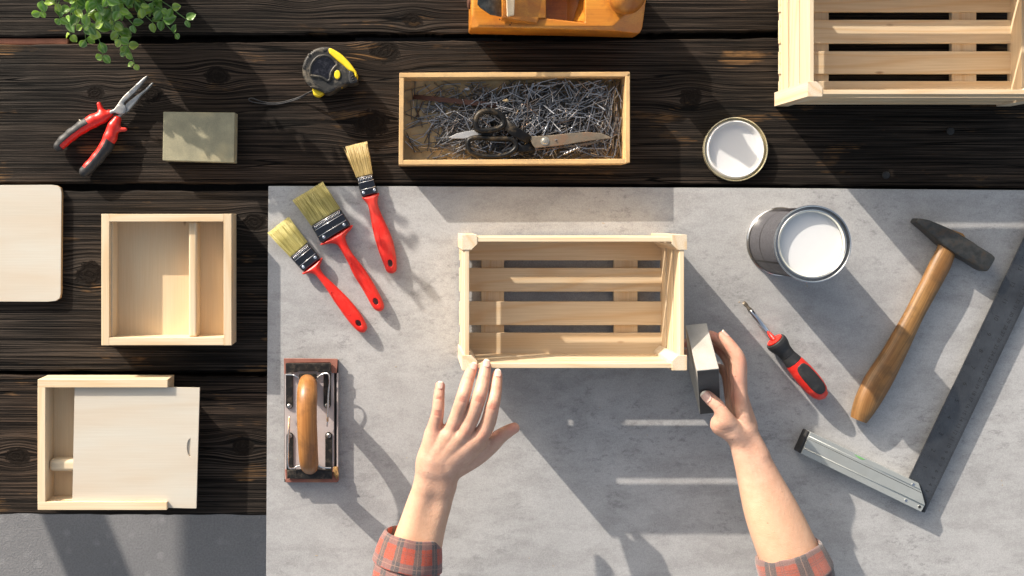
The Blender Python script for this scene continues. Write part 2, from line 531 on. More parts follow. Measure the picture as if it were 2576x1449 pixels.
# ---- grey concrete-look board
def board_material():
    n = NT("concrete_look_laminate"); co = n.coord('Object')
    a = n.noise(co, 3.5, 6, 0.62); b = n.noise(n.mapping(co, (14, 30, 14)), 1.0, 8, 0.72)
    f = n.noise(co, 750, 3, 0.7); d = n.noise(n.mapping(co, (60, 110, 60)), 1.0, 6, 0.8)
    c = n.ramp(a, [(0.3, (0.35, 0.348, 0.342)), (0.7, (0.45, 0.447, 0.44))])
    c = n.mix(n.math('MULTIPLY', n.ramp(b, [(0.40, 1.0), (0.54, 0.0)]), 0.4), c, (0.235, 0.228, 0.222))
    pat = n.ramp(n.noise(co, 6, 3, 0.5), [(0.42, 0.15), (0.6, 1.0)])
    c = n.mix(n.math('MULTIPLY', n.math('MULTIPLY', n.ramp(d, [(0.36, 1.0), (0.47, 0.0)]), pat), 0.55), c, (0.15, 0.147, 0.145))
    c = n.mix(n.math('MULTIPLY', n.ramp(d, [(0.58, 0.0), (0.68, 1.0)]), 0.35), c, (0.50, 0.49, 0.475))
    c = n.mix(n.math('MULTIPLY', n.ramp(f, [(0.3, 1.0), (0.55, 0.0)]), 0.42), c, (0.19, 0.187, 0.185))
    c = n.mix(n.math('MULTIPLY', n.ramp(f, [(0.55, 0.0), (0.75, 1.0)]), 0.4), c, (0.58, 0.57, 0.56))
    st = n.noise(n.mapping(co, (3.0, 160, 1), rot=(0, 0, -0.22)), 1.0, 2, 0.5)
    sm = n.ramp(n.sep(co)[0], [(0.35, 0.0), (0.75, 1.0)])
    sc = n.math('MULTIPLY', n.ramp(st, [(0.66, 0.0), (0.70, 1.0)]), sm)
    c = n.mix(n.math('MULTIPLY', sc, 0.22), c, (0.52, 0.51, 0.50))
    n.set(Base_Color=c, Roughness=0.62, Normal=n.bump(n.math('ADD', f, n.math('MULTIPLY', d, 0.7)), 0.22, 0.0005), Specular_IOR_Level=0.35)
    return n.m

def floor_material():
    n = NT("asphalt_floor"); co = n.coord('Object')
    a = n.noise(co, 5, 6, 0.6); f = n.noise(co, 260, 4, 0.7); s = n.voronoi(co, 28)
    c = n.ramp(a, [(0.3, (0.20, 0.20, 0.205)), (0.7, (0.27, 0.268, 0.27))])
    c = n.mix(n.math('MULTIPLY', n.ramp(s, [(0.08, 1.0), (0.3, 0.0)]), 0.35), c, (0.42, 0.415, 0.41))
    c = n.mix(n.math('MULTIPLY', n.ramp(f, [(0.4, 1.0), (0.6, 0.0)]), 0.4), c, (0.12, 0.12, 0.122))
    n.set(Base_Color=c, Roughness=0.85, Normal=n.bump(f, 0.5, 0.003))
    return n.m

steel = simple("bright_steel", (0.62, 0.61, 0.60), 0.22, 1.0, 0.06, 80, 0.05)
chrome = simple("chrome", (0.75, 0.75, 0.76), 0.1, 1.0, 0.03, 80, 0.02)
worn_steel = simple("worn_steel", (0.36, 0.35, 0.34), 0.38, 1.0, 0.25, 120, 0.2, dirt=(0.12, 0.08, 0.05), dirt_amt=0.4)
dark_steel = simple("dark_blued_steel", (0.075, 0.075, 0.07), 0.42, 0.7, 0.3, 150, 0.35, 500, dirt=(0.12, 0.07, 0.035), dirt_amt=0.45)
red_plastic = simple("red_plastic", (0.66, 0.020, 0.011), 0.36, 0, 0.08, 60, 0.1, 900, dirt=(.72, .16, .11), dirt_amt=.22, Subsurface_Weight=0.04)
black_rubber = simple("black_rubber", (0.018, 0.018, 0.019), 0.55, 0, 0.25, 120, 0.3, 1200, dirt=(0.08, 0.075, 0.065), dirt_amt=0.2)
dusty_rubber = simple("dusty_rubber", (0.016, 0.0155, 0.0135), 0.5, 0, 0.3, 140, 0.4, 900, dirt=(0.20, 0.165, 0.115), dirt_amt=0.55)
yellow_plastic = simple("yellow_plastic", (0.82, 0.60, 0.02), 0.38, 0, 0.06, 80, 0.05)
white_paint = simple("wet_white_paint", (0.66, 0.66, 0.65), 0.2, 0, 0.015, 30, 0.03, 60)
cream_lacquer = simple("gold_lacquer", (0.62, 0.55, 0.36), 0.22, 0.7, 0.05, 60, 0.04)

# ================================================================== THE SETTING
PT = -0.6        # top of the dark planks; z = 0 is the top of the grey board
fl = raw("floor", [(-400, -400, -75), (400, -400, -75), (400, 400, -75), (-400, 400, -75)], [(0, 1, 2, 3)], floor_material())
set_props(fl, kind='structure')

def y_at(px, py, z=PT): return D(px, py, z)[1]

table = thing("wooden_table", (0, 0, PT), "large outdoor table of charred black weathered planks with open gaps", "table")
KN_B = [(D(380, 235)[0] - 0, D(0, 235)[1], 1.5), (D(968, 140)[0], D(0, 128)[1], 1.9), (D(935, 312)[0], D(0, 308)[1], 2.2),
        (D(868, 280)[0], D(0, 283)[1], .01), (D(545, 190)[0], D(0, 190)[1], 1.6), (D(1740, 235)[0], D(0, 245)[1], 1.6), (D(238, 232)[0], D(0, 232)[1], 1.1),
        (D(1455, 348)[0], D(0, 348)[1], .01)]
KN_B = [k for k in KN_B if k[2] > .1]
KN_A = [(D(1040, 50)[0], D(0, 50)[1], 1.3), (D(760, -60)[0], D(0, -30)[1], 1.8)]
KN_C = [(D(225, 690)[0], D(0, 690)[1], 2.0), (D(640, 560)[0], D(0, 560)[1], 1.4)]
KN_D = [(D(610, 1120)[0], D(0, 1125)[1], 1.5), (D(40, 1100)[0], D(0, 1150)[1], 1.5)]

def plank(edge_top, edge_bot, mat, seed, x0=-181, x1=150):
    """edges are lists of (px, py); straight between, with small natural waviness"""
    def yy(edge, x):
        xs = [D(p[0], 0, PT)[0] for p in edge]; ys = [D(0, p[1], PT)[1] for p in edge]
        return float(np.interp(x, xs, ys))
    xs = np.arange(x0, x1 + .1, 1.0)
    up = []; dn = []
    for x in xs:
        a = (mnoise.noise(Vector((x * 0.25, seed, 0))) * 0.18 + mnoise.noise(Vector((x * 0.9, seed + 7, 0))) * 0.08)
        b = (mnoise.noise(Vector((x * 0.25, seed + 31, 0))) * 0.18 + mnoise.noise(Vector((x * 0.9, seed + 41, 0))) * 0.08)
        up.append((x, yy(edge_top, x) + a)); dn.append((x, yy(edge_bot, x) + b))
    n = len(xs); V = []; F = []
    for i in range(n):
        (xa, ya), (_, yb) = up[i], dn[i]
        for y, z in ((ya, PT - 3.2), (ya, PT - .25), (ya - .22, PT), (yb + .22, PT), (yb, PT - .25), (yb, PT - 3.2)):
            V.append((xa, y, z))
    for i in range(n - 1):
        for j in range(6):
            F.append((i * 6 + j, i * 6 + (j + 1) % 6, (i + 1) * 6 + (j + 1) % 6, (i + 1) * 6 + j))
    F.append(tuple(range(6))); F.append(tuple((n - 1) * 6 + j for j in range(6))[::-1])
    return raw("plank", V, F, mat, table, smooth=False)

pl_a = plank([(-3000, -290), (3200, -300)], [(0, 92), (630, 86), (1000, 85), (1250, 86), (1950, 78), (2576, 74)], charred_material("charred_wood_a", KN_A, 1.3, 1.15, .08), 1)
pl_b = plank([(0, 112), (630, 106), (1250, 102), (1950, 96), (2576, 92)], [(0, 461.5), (1200, 463), (1950, 466), (2576, 472)], charred_material("charred_wood_b", KN_B, 4.1, 1.0, .22), 2)
pl_c = plank([(0, 480), (680, 480), (2576, 490)], [(0, 933), (680, 935), (2576, 940)], charred_material("charred_wood_c", KN_C, 7.7, .78, .0), 3)
pl_d = plank([(0, 943), (680, 949), (2576, 955)], [(0, 1294), (680, 1297), (2576, 1305)], charred_material("charred_wood_d", KN_D, 12.2, .9, .3), 4)
plank([(-3000, -1560), (3200, -1560)], [(-3000, -1135), (3200, -1135)], pl_a.data.materials[0], 8)
pl_e = plank([(-3000, -700), (3200, -700)], [(-3000, -305), (3200, -315)], pl_a.data.materials[0], 5)
pl_f = plank([(-3000, -1120), (3200, -1120)], [(-3000, -715), (3200, -715)], pl_a.data.materials[0], 6)
beam_brown = wood("stained_underbeam", (0.40, 0.145, 0.075), (0.28, 0.10, 0.05), 1)
beam_dark = wood("dark_underbeam", (0.035, 0.028, 0.022), (0.015, 0.012, 0.01), 1)
for x0, x1, m, zt in ((-75, D(188, 0, -4)[0], beam_brown, PT - .55), (D(890, 0)[0], D(1270, 0)[0], beam_dark, PT - 3.25), (D(2060, 0)[0], D(2220, 0)[0], beam_dark, PT - 3.25)):
    box("crossbeam", x0, x1, -40 if m is beam_dark else y_at(0, 111), 88 if m is beam_dark else y_at(0, 94), PT - 7, zt, m, table, bevel=.2)
for x, y in ((-150, -34), (-150, 70), (140, -34), (140, 70)):
    box("table_leg", x - 4, x + 4, y - 4, y + 4, -75, PT - 3.3, beam_dark, table, bevel=.3)
box("gap_dark_panel", -120, 146, -36, 86, PT - 9.5, PT - 8, beam_dark, table, bevel=.2)  # added dark panel stands in for the shade seen through the plank gaps
# slanting stretcher is unseen, added to cast the shadow band on the floor
obox("shadow_bar", (-148, 20, -31), (2.7, 1.15, 0), (-19, 46, 0), (0, 0, 4), beam_dark, table)
black_bolt = simple("black_bolt", (.022, .022, .022), .7, .2, .3, 300, .4)
for u, v in ((798, 527), (520, 700)):
    x, y = D((3000 + (1548 if u == 798 else 1050) * .5177) / 1.59, ((1012 if u == 798 else 1352) * .5177) / 1.59, PT)
    lathe("bolt_head", [(0.55, 0), (0.55, .05), (.45, .16), (.2, .2), (0, .21)], (x, y, PT), black_bolt, pl_b, n=20)

board = thing("grey_board", (D(1500, 950)[0], D(1500, 950)[1], PT + .004), "large grey concrete-look sheet laid over the black planks under the tools", "board")
bp = [D(675, 468), D(1036, 468.8), D(1900, 473), D(2600, 478.5), D(2820, 479), D(2820, 1640), D(668.3, 1640), D(669.5, 1449)]
prism("board_panel", bp, PT + .004, 0, board_material(), board, bevel=.04)

# ================================================================== CRATES
def extr(name, prof, axis, a0, a1, mat, parent, bevel=.04, **k):
    """extrude a profile in the other two axes along axis"""
    n = len(prof); V = []
    for a in (a0, a1):
        for p, q in prof:
            V.append((a, p, q) if axis == 0 else ((p, a, q) if axis == 1 else (p, q, a)))
    F = [tuple(range(n))[::-1], tuple(range(n, 2 * n))] + [(i, (i + 1) % n, n + (i + 1) % n, n + i) for i in range(n)]
    return raw(name, V, F, mat, parent, bevel=bevel, **k)

def crate(x0, x1, y0, y1, zb, zr, floor_y, batten_x, label):
    """x0..y1 outer faces of the corner posts"""
    t = thing("wooden_crate", ((x0 + x1) / 2, (y0 + y1) / 2, zb), label, "crate", "slatted pine crates")
    P = 1.95; c = .75; ins = .32; th = .58
    for sx, sy, X, Y in ((1, 1, x0, y0), (-1, 1, x1, y0), (1, -1, x0, y1), (-1, -1, x1, y1)):
        pts = [(X, Y), (X + sx * P, Y), (X + sx * P, Y + sy * (P - c)), (X + sx * (P - c), Y + sy * P), (X, Y + sy * P)]
        if sx * sy < 0: pts = pts[::-1]
        prism("corner_post", pts, zb, zr, pine_z, t, bevel=.035)
    H = zr - zb
    zs = [(zb + .9, zb + .9 + .28 * H), (zb + .355 * H + .6, zb + .635 * H + .55), (zb + .70 * H + .4, zr - .04)]
    for i, (a, b) in enumerate(zs):
        j = random.uniform(-.05, .05)
        for Y, s in ((y0 + ins, 1), (y1 - ins, -1)):
            e = random.uniform(-.04, .04)
            box("side_slat", x0 + P - .45, x1 - P + .45, Y + e, Y + s * th + e, a + j, b + j, pine_x, t, bevel=.05)
        for X, s in ((x0 + ins, 1), (x1 - ins, -1)):
            e = random.uniform(-.04, .04)
            box("end_slat", X + e, X + s * th + e, y0 + P - .45, y1 - P + .45, a + j - .03, b + j - .03, pine_y, t, bevel=.05)
    for a, b in floor_y:
        box("floor_slat", x0 + .12, x1 - .12, a, b, zb + 1.15, zb + 1.72, pine_x, t, bevel=.05)
    for a, b in batten_x:
        box("batten", a, b, y0 + .5, y1 - .5, zb + .35, zb + 1.13, pine_y, t, bevel=.05)
    return t

ZR = 11.6; ZF = 1.7
x0, y1 = D(1162.5, 590.5, ZR); x1, y0 = D(1728.5, 932, ZR)
fy = [(D(0, b, ZF)[1], D(0, a, ZF)[1]) for a, b in ((596, 654.8), (674.2, 733.4), (758.7, 817.7), (837.3, 897))]
bx = [(D(a, 0, 1)[0], D(b, 0, 1)[0]) for a, b in ((1211.5, 1268), (1543.9, 1603.4))]
crate(x0, x1, y0, y1, 0.01, ZR, fy, bx, "small pale pine slatted crate touched by the hands in the middle of the grey board")
ZR2 = 11.5
x0, y0 = D(1948, 267.6, PT); x1, _ = D(2541, 0, PT); y1 = D(0, -42, PT)[1]
fy = [(D(0, b, 1.1)[1], D(0, a, 1.1)[1]) for a, b in ((-29, 30), (50, 109), (129, 186), (204, 262))]
bx = [(D(a, 0, .4)[0], D(b, 0, .4)[0]) for a, b in ((2026, 2084), (2393, 2455))]
crate(x0, x1, y0, y1, PT, ZR2, fy, bx, "pine slatted crate cut off by the top right corner, standing on the black planks")

# ================================================================== FLAT BOXES
def wall_frame(t, x0, x1, y0, y1, z0, z1, th, mats):
    box("side_wall", x0, x0 + th, y0, y1, z0, z1, mats[1], t, bevel=.05)
    box("side_wall", x1 - th, x1, y0, y1, z0, z1, mats[1], t, bevel=.05)
    box("end_wall", x0 + th, x1 - th, y1 - th + .02, y1 - .02, z0, z1 - .01, mats[0], t, bevel=.05)
    box("end_wall", x0 + th, x1 - th, y0 + .02, y0 + th - .02, z0, z1 - .01, mats[0], t, bevel=.05)

R6 = ZC(0, 700, .5521)
x0, y1 = D(254.8, 538, 3.4); x1, y0 = D(582.5, 869, 3.4)
t = thing("compartment_box", ((x0 + x1) / 2, (y0 + y1) / 2, PT), "open square pine box with one divider and no lid, left of the grey board", "box")
wall_frame(t, x0, x1, y0, y1, PT + .01, 3.4, 1.08, (pine_x, pine_y))
box("bottom_panel", x0 + .9, x1 - .9, y0 + .9, y1 - .9, PT + .05, PT + .5, ply_y, t, bevel=0)
dx0 = R6(1367, 0, 2.5)[0]; dx1 = R6(1425, 0, 2.5)[0]
box("divider", dx0, dx1, y0 + 1.06, y1 - 1.06, PT + .5, 2.55, pine_y, t, bevel=.25, seg=3)
box("lid_ledge", x0 + 1.08, x0 + 1.3, y0 + 1.08, y1 - 1.08, PT + .5, 2.6, pine_y, t, bevel=.03)

def apply_cut(o, cutter):
    m = o.modifiers.new("cut", 'BOOLEAN'); m.operation = 'DIFFERENCE'; m.object = cutter; m.solver = 'EXACT'
    dg = bpy.context.evaluated_depsgraph_get(); dg.update()
    me = bpy.data.meshes.new_from_object(o.evaluated_get(dg))
    o.modifiers.clear(); o.data = me
    if not me.materials: pass
    bpy.data.objects.remove(cutter, do_unlink=True)
    return o

R7 = ZC(0, 1450, .5895)
xl, yt = R7(254, 115, 3.4); xr, _ = R7(1137, 0, 3.4); _, yb = R7(0, 1001, 3.4)
t = thing("sliding_lid_box", ((xl + xr) / 2, (yt + yb) / 2, PT), "square pine box with its sliding lid half open, in the lower left on the planks", "box")
th = 1.1
def rail(y, s, xe):
    prof = [(y, PT + .01), (y - s * th, PT + .01), (y - s * th, 2.35), (y - s * .55, 2.35), (y - s * .55, 2.85), (y - s * th, 2.85), (y - s * th, 3.4), (y, 3.4)]
    extr("side_rail", prof, 0, xl + .02, xe, pine_x, t, bevel=.04)
rail(yt, 1, xr); rail(yb, -1, xr - .1)
box("end_wall", xl, xl + 1.08, yb + th - .02, yt - th + .02, PT + .01, 3.39, pine_y, t)
box("low_end_wall", xr - 1.0, xr - .02, yb + th, yt - th, PT + .01, 2.3, pine_y, t)
box("bottom_panel", xl + .9, xr - .9, yb + .9, yt - .9, PT + .05, PT + .5, ply_y, t, bevel=0)
ya = R7(0, 740, 2)[1]; yc = R7(0, 657, 2)[1]
box("divider", xl + 1.08, xr - 1.0, ya, yc, PT + .5, 2.2, pine_x, t, bevel=.55, seg=5)
lp = [R7(507, 160, 2.8), R7(1354, 173, 2.8), R7(1331, 990, 2.8), R7(490, 972, 2.8)]
lid = prism("sliding_lid", lp[::-1], 2.42, 2.8, ply, t, bevel=0)
cx, cy = R7(1293, 577, 2.8)
arc = [(cx, cy + 1.25), (cx, cy - 1.28)] + [(cx - .5 * math.cos(a) , cy - 1.27 * math.sin(-a) * -1) for a in np.linspace(-1.2, 1.2, 9)]
cutp = [(cx, cy - 1.28)] + [(cx - .52 * math.cos(a), cy + 1.28 * math.sin(a)) for a in np.linspace(-1.25, 1.25, 9)] + [(cx, cy + 1.28)]
cut = prism("cutter", cutp, 2.6, 3.2, ply, None, bevel=0)
apply_cut(lid, cut)

pts = [(-30, 466), (128, 465), (143, 467), (152, 473), (154.5, 484), (152.5, 738), (150, 750), (140, 757), (120, 759), (-200, 758), (-200, 466)]
plb = thing("plywood_sheet", (*D(60, 610, PT), PT), "pale plywood sheet with rounded corners entering from the left edge", "board")
pw = [D(a, b, .2) for a, b in pts]
prism("sheet_face", pw[::-1], -.06, .2, ply, plb, bevel=.03)
prism("sheet_core", [(a * 1.0 + .0, b) for a, b in pw[::-1]], PT + .01, -.062, ply_edge, plb, bevel=.03)

# ================================================================== BOX OF NAILS
R3 = ZC(1550, 230, .4076)
old_x = wood("old_pine_x", (0.66, 0.44, 0.20), (0.48, 0.28, 0.11), 0, worn=(0.40, 0.27, 0.14), bump=.4)
old_y = wood("old_pine_y", (0.66, 0.44, 0.20), (0.48, 0.28, 0.11), 1, worn=(0.40, 0.27, 0.14), bump=.4)
dusty = simple("dusty_box_bottom", (0.50, 0.37, 0.20), .9, 0, .35, 60, .5, 500, dirt=(0.24, 0.14, 0.06), dirt_amt=.6)
ZB = 3.75
t = thing("nail_box", (*R3(1240, 600, PT), PT), "long shallow weathered pine tray full of loose nails on the black planks", "box")
pa, pb_, pc, pd = R3(118, 150, ZB), R3(2380, 140, ZB), R3(2380, 1040, ZB), R3(110, 1052, ZB)
th = .62
def wallq(name, a, b, c, d, mat, z1=ZB, bev=.07):
    return prism(name, [a, b, c, d], PT + .01, z1, mat, t, bevel=bev)
def off(p, dx, dy): return (p[0] + dx, p[1] + dy)
wallq("end_board", pd, off(pd, th, 0), off(pa, th, -th), off(pa, 0, -th), old_y, ZB - .05)
wallq("end_board", off(pc, -th, .1), off(pc, 0, .1), off(pb_, 0, -.1), off(pb_, -th, -th), old_y)
wallq("side_board", off(pa, -.02, -th - .02), off(pb_, -.02, -th - .02), off(pb_, -.02, 0), off(pa, -.02, 0), old_x)
wallq("side_board", off(pd, .02, -.02), off(pc, -.35, -.02), off(pc, -th, th + .02), off(pd, th * .3, th + .02), old_x, ZB - .08)
wallq("bottom_board", off(pd, .3, .3), off(pc, -.3, .3), off(pb_, -.3, -.3), off(pa, .3, -.3), dusty, PT + .5, 0)
X0, Y0 = off(pd, th + .1, th + .1); X1, Y1 = off(pb_, -th - .1, -th - .1)

def pile_h(x, y):
    """height of the nail heap over the tray bottom, 0..1"""
    u = (x - X0) / (X1 - X0); v = (Y1 - y) / (Y1 - Y0)
    a = 1 / (1 + math.exp(-(u - .40 - .10 * (0.5 - v)) * 16))
    b = .55 * math.exp(-((u - .26) ** 2 / .018 + (v - .62) ** 2 / .10))
    b2 = .5 * math.exp(-((u - .42) ** 2 / .02 + (v - .35) ** 2 / .05))
    return min(1, a + b + b2) * (1 - .35 * max(0, v - .8) / .2)

nail_steel_shaded = NT("nail_steel_shaded"); _c = nail_steel_shaded.new("ShaderNodeNewGeometry").outputs['Random Per Island']  # darker copy for the heap; shade between nails is put into its colour
nail_steel_shaded.set(Base_Color=nail_steel_shaded.ramp(_c, [(0, (.08, .08, .08)), (.5, (.22, .22, .225)), (.85, (.40, .39, .38)), (1, (.17, .11, .07))]),
               Metallic=.9, Roughness=nail_steel_shaded.ramp(_c, [(0, .42), (1, .24)]))
nail_obj_mat = NT("nail_steel_single"); _c = nail_obj_mat.rand()
nail_obj_mat.set(Base_Color=nail_obj_mat.ramp(_c, [(0, (.26, .26, .26)), (.55, (.58, .58, .59)), (.8, (.42, .36, .30)), (1, (.24, .15, .10))]),
                 Metallic=.9, Roughness=nail_obj_mat.ramp(_c, [(0, .38), (1, .2)]))

def nail_geom(L, r=.068, n=6):
    V = []; F = []
    for h, rr in ((0, .0), (.12, r * .8), (.2, r), (L - .05, r), (L - .05, r * 2.1), (L, r * 2.1), (L, 0)):
        for j in range(n):
            a = 2 * math.pi * j / n
            V.append((h - L / 2, rr * math.cos(a), rr * math.sin(a)))
    for i in range(6):
        for j in range(n): F.append((i * n + j, i * n + (j + 1) % n, (i + 1) * n + (j + 1) % n, (i + 1) * n + j))
    return np.array(V), F

def place_nail(top):
    for _ in range(400):
        x = random.uniform(X0, X1); y = random.uniform(Y0, Y1); h = pile_h(x, y)
        if random.random() > .10 + .9 * h: continue
        L = random.uniform(2.2, 3.1); yaw = random.gauss(.55, .85) if random.random() < .6 else random.uniform(0, math.pi)
        if x > X1 - 2.5: yaw = random.gauss(1.35, .35)
        if random.random() < .5: yaw += math.pi
        hx, hy = abs(math.cos(yaw)) * L / 2, abs(math.sin(yaw)) * L / 2
        if x - hx < X0 or x + hx > X1 or y - hy < Y0 or y + hy > Y1: continue
        zt = PT + .62 + 1.7 * h
        if top: z = zt + random.uniform(0, .55) * (.3 + h); pit = random.gauss(0, .10 + .16 * h)
        else: z = random.uniform(PT + .6, zt); pit = random.gauss(0, .08 + .12 * h)
        z = max(z, PT + .6 + abs(math.sin(pit)) * L / 2)
        return x, y, z, yaw, pit, L
    return None

heapV = []; heapF = []; nb = 0
for _ in range(1500):
    q = place_nail(False)
    if q is None: continue
    x, y, z, yaw, pit, L = q
    V, F = nail_geom(L, .066, 5)
    M = np.array(Matrix.Rotation(yaw, 3, 'Z') @ Matrix.Rotation(pit, 3, 'Y'))
    heapV.append(V @ M.T + np.array([x, y, z])); heapF += [tuple(a + nb for a in f) for f in F]; nb += len(V)
hp = raw("nail_heap", np.concatenate(heapV), heapF, nail_steel_shaded.m, None, loc=(*R3(1400, 600, PT), PT))
set_props(hp, "tangled heap of small steel nails filling the tray", "nails", kind="stuff")

nail_meshes = {}
def nail_mesh(L):
    Lk = round(L * 5) / 5
    if Lk not in nail_meshes:
        V, F = nail_geom(Lk); me = bpy.data.meshes.new("nail"); me.from_pydata([tuple(v * K) for v in V], [], F)
        bm = bmesh.new(); bm.from_mesh(me); bmesh.ops.remove_doubles(bm, verts=bm.verts, dist=1e-6); bmesh.ops.recalc_face_normals(bm, faces=bm.faces); bm.to_mesh(me); bm.free()
        me.materials.append(nail_obj_mat.m); nail_meshes[Lk] = me
    return nail_meshes[Lk]
for _ in range(300):
    q = place_nail(True)
    if q is None: continue
    x, y, z, yaw, pit, L = q
    o = bpy.data.objects.new("nail", nail_mesh(L)); COL.objects.link(o)
    o.location = Vector((x, y, z)) * K; o.rotation_euler = (0, pit, yaw)
    set_props(o, "thin steel wire nail lying loose on top of the heap in the wooden tray", "nail", "loose nails in the tray")

# ---- old shears and the other things among the nails
rusty = simple("rusty_blade", (0.20, 0.165, 0.12), .5, .4, .25, 90, .45, 500, dirt=(0.20, 0.08, 0.03), dirt_amt=.5)
black_enamel = simple("chipped_black_enamel", (0.007, 0.007, 0.007), .4, 0, .3, 90, .35, 300, dirt=(0.24, 0.17, 0.09), dirt_amt=.22, Specular_IOR_Level=.25)
ZN = 2.0
sh = thing("shears", (*R3(1450, 820, ZN), ZN), "old black handled shears with a rusty blade lying on the nails", "shears")
def ring3(name, pts, z, r, mat, par, rz=None):
    P = smooth_pts([(*R3(u, v, z), z) for u, v in pts], 5)
    P = np.vstack([P, P[:2]])
    return loft(name, P, [(r, rz or r)] * len(P), mat, par, n=12, cap=False)
ring3("handle_loop", [(870, 600), (910, 545), (1000, 525), (1090, 550), (1140, 620), (1120, 680), (1020, 712), (900, 715), (868, 670)], 2.9, .42, black_enamel, sh, .55)
ring3("handle_loop", [(790, 870), (800, 810), (880, 785), (1050, 795), (1200, 800), (1260, 850), (1240, 910), (1150, 960), (1010, 975), (880, 955), (810, 920)], 2.6, .36, black_enamel, sh, .5)
loft("handle_shank", [P3(R3, 1125, 620, 2.9), P3(R3, 1240, 720, 2.8), P3(R3, 1390, 810, 2.6)], [(.62, .3), (.75, .3), (.62, .25)], black_enamel, sh, power=4)
loft("handle_shank", [P3(R3, 1225, 890, 2.4), P3(R3, 1330, 895, 2.3), P3(R3, 1440, 870, 2.3)], [(.55, .3), (.5, .28), (.75, .2)], black_enamel, sh, power=4)
loft("handle_shank", [P3(R3, 1000, 700, 2.7), P3(R3, 990, 750, 2.5), P3(R3, 960, 790, 2.5)], [(.75, .3), (.45, .3), (.8, .3)], black_enamel, sh, power=4)
bl = [(1400, 775), (1540, 768), (1780, 745), (1960, 730), (2100, 742), (2180, 775), (2195, 795), (2120, 800), (1900, 830), (1700, 865), (1550, 880), (1450, 890), (1420, 850), (1405, 810)]
prism("upper_blade", [R3(u, v, 2.75) for u, v in bl][::-1], 2.5, 2.75, rusty, sh, bevel=.08)
bl = [(1350, 900), (1450, 895), (1700, 870), (1900, 835), (2150, 795), (2100, 815), (1980, 850), (1880, 862), (1700, 878), (1450, 905)]
prism("lower_blade", [R3(u, v + 8, 2.4) for u, v in bl][::-1], 2.2, 2.45, rusty, sh, bevel=.06)
px, py = R3(1545, 820, 2.8)
lathe("pivot_screw", [(.60, 0), (.60, .06), (.42, .09), (.40, .14), (.34, .2), (.18, .24), (0, .25)], (px, py, 2.75), simple("old_nickel", (.6, .55, .45), .35, .9), sh, n=28)
kn = thing("knife", (*R3(780, 760, 2.2), 2.2), "small grey pointed blade with a dark collar sticking out beside the black shears", "knife")
kb = [(600, 785), (680, 745), (780, 722), (870, 712), (930, 735), (945, 770), (850, 780), (740, 795), (650, 795)]
prism("blade", [R3(u, v, 2.3) for u, v in kb][::-1], 2.15, 2.3, simple("grey_blade", (.5, .49, .47), .4, .5), kn, bevel=.04)
prism("collar", [R3(u, v, 2.4) for u, v in ((918, 730), (980, 735), (990, 780), (925, 788))][::-1], 2.05, 2.45, black_enamel, kn, bevel=.08)
rod = thing("rusty_bar", (*R3(650, 425, .8), .8), "long flat rusty brown bar half buried under the nails", "metal bar")
loft("bar", [P3(R3, 255, 385, .35), P3(R3, 500, 410, .8), P3(R3, 800, 440, 1.3), P3(R3, 1075, 470, 1.6)], [(.32, .1), (.34, .12), (.38, .14), (.3, .12)], simple("brown_rust", (.10, .045, .03), .8, .1, .3), rod, power=5)
db = thing("drill_bit", (*R3(1800, 920, 2.2), 2.2), "short spiral drill bit on the nails below the rusty blade", "drill bit")
P = [P3(R3, 1718 + 19 * i, 955 - 8.5 * i, 2.3) for i in range(10)]
V = []; F = []
A = np.array(P[0]); B = np.array(P[-1]); T = (B - A) / np.linalg.norm(B - A); S = np.cross(T, [0, 0, 1]); Uu = np.cross(S, T); m = 10
for i in range(31):
    c = A + (B - A) * i / 30; tw = i * .55
    for j in range(m):
        a = 2 * math.pi * j / m; rr = .2 * (.62 + .38 * abs(math.cos(a))) * (1 if i > 2 else i / 2.5)
        V.append(c + S * rr * math.cos(a + tw) + Uu * rr * math.sin(a + tw))
for i in range(30):
    for j in range(m): F.append((i * m + j, i * m + (j + 1) % m, (i + 1) * m + (j + 1) % m, (i + 1) * m + j))
raw("spiral_bit", V, F, worn_steel, db, smooth=True)
for (u, v, r, mt, lb) in ((785, 300, .38, white_paint, "small blob of white wax near the top edge of the nail tray"), (1155, 430, .3, dusty, "pale splinter of wood on the nails above the shears")):
    x, y = R3(u, v, 1.2); z = .15 if u < 1000 else 2.2
    o = sdf_obj("wax_blob" if u < 1000 else "wood_splinter", lambda X, Y, Z: smin(cone(X, Y, Z, (x - .25, y, z), (x + .15, y + .05, z), .16, .2), cone(X, Y, Z, (x, y - .1, z), (x + .3, y - .1, z), .12, .1), .1), (x - .7, y - .5, z - .4), (x + .7, y + .5, z + .4), .06, mt, None, loc=(x, y, z))
    set_props(o, lb, "wax" if u < 1000 else "splinter")

# ================================================================== CAN AND LID
cx, cy = D(2044.5, 613.5, 11.7)
t = thing("paint_can", (cx, cy, 0), "open round metal can full of white paint, standing on the grey board", "paint can")
tin = simple("tinplate", (0.50, 0.50, 0.49), .2, 1, .06, 60, .04)
lathe("can_body", [(0, 0.12), (4.55, .12), (4.6, .02), (4.78, 0.01), (4.82, .14), (4.78, .3), (4.62, .42), (4.62, 11.15), (4.72, 11.3), (4.9, 11.4), (5.0, 11.55), (4.98, 11.68),
                   (4.88, 11.72), (4.80, 11.66), (4.76, 11.45), (4.62, 11.25), (4.50, 11.3), (4.46, 11.5), (4.38, 11.56), (4.30, 11.5), (4.28, 11.2), (4.2, 11.0), (4.2, 10.3), (4.15, 10.2)],
      (cx, cy, 0), tin, t, n=128, caps=False)
n = NT("can_label"); co = n.coord('Object'); X_, Y_, Z_ = n.sep(co)
ang = n.math('ARCTAN2', Y_, X_)                       # -pi..pi
u = n.math('MULTIPLY', ang, 0.0463)
row = n.math('FRACT', n.math('MULTIPLY', Z_, 1 / 0.0020))
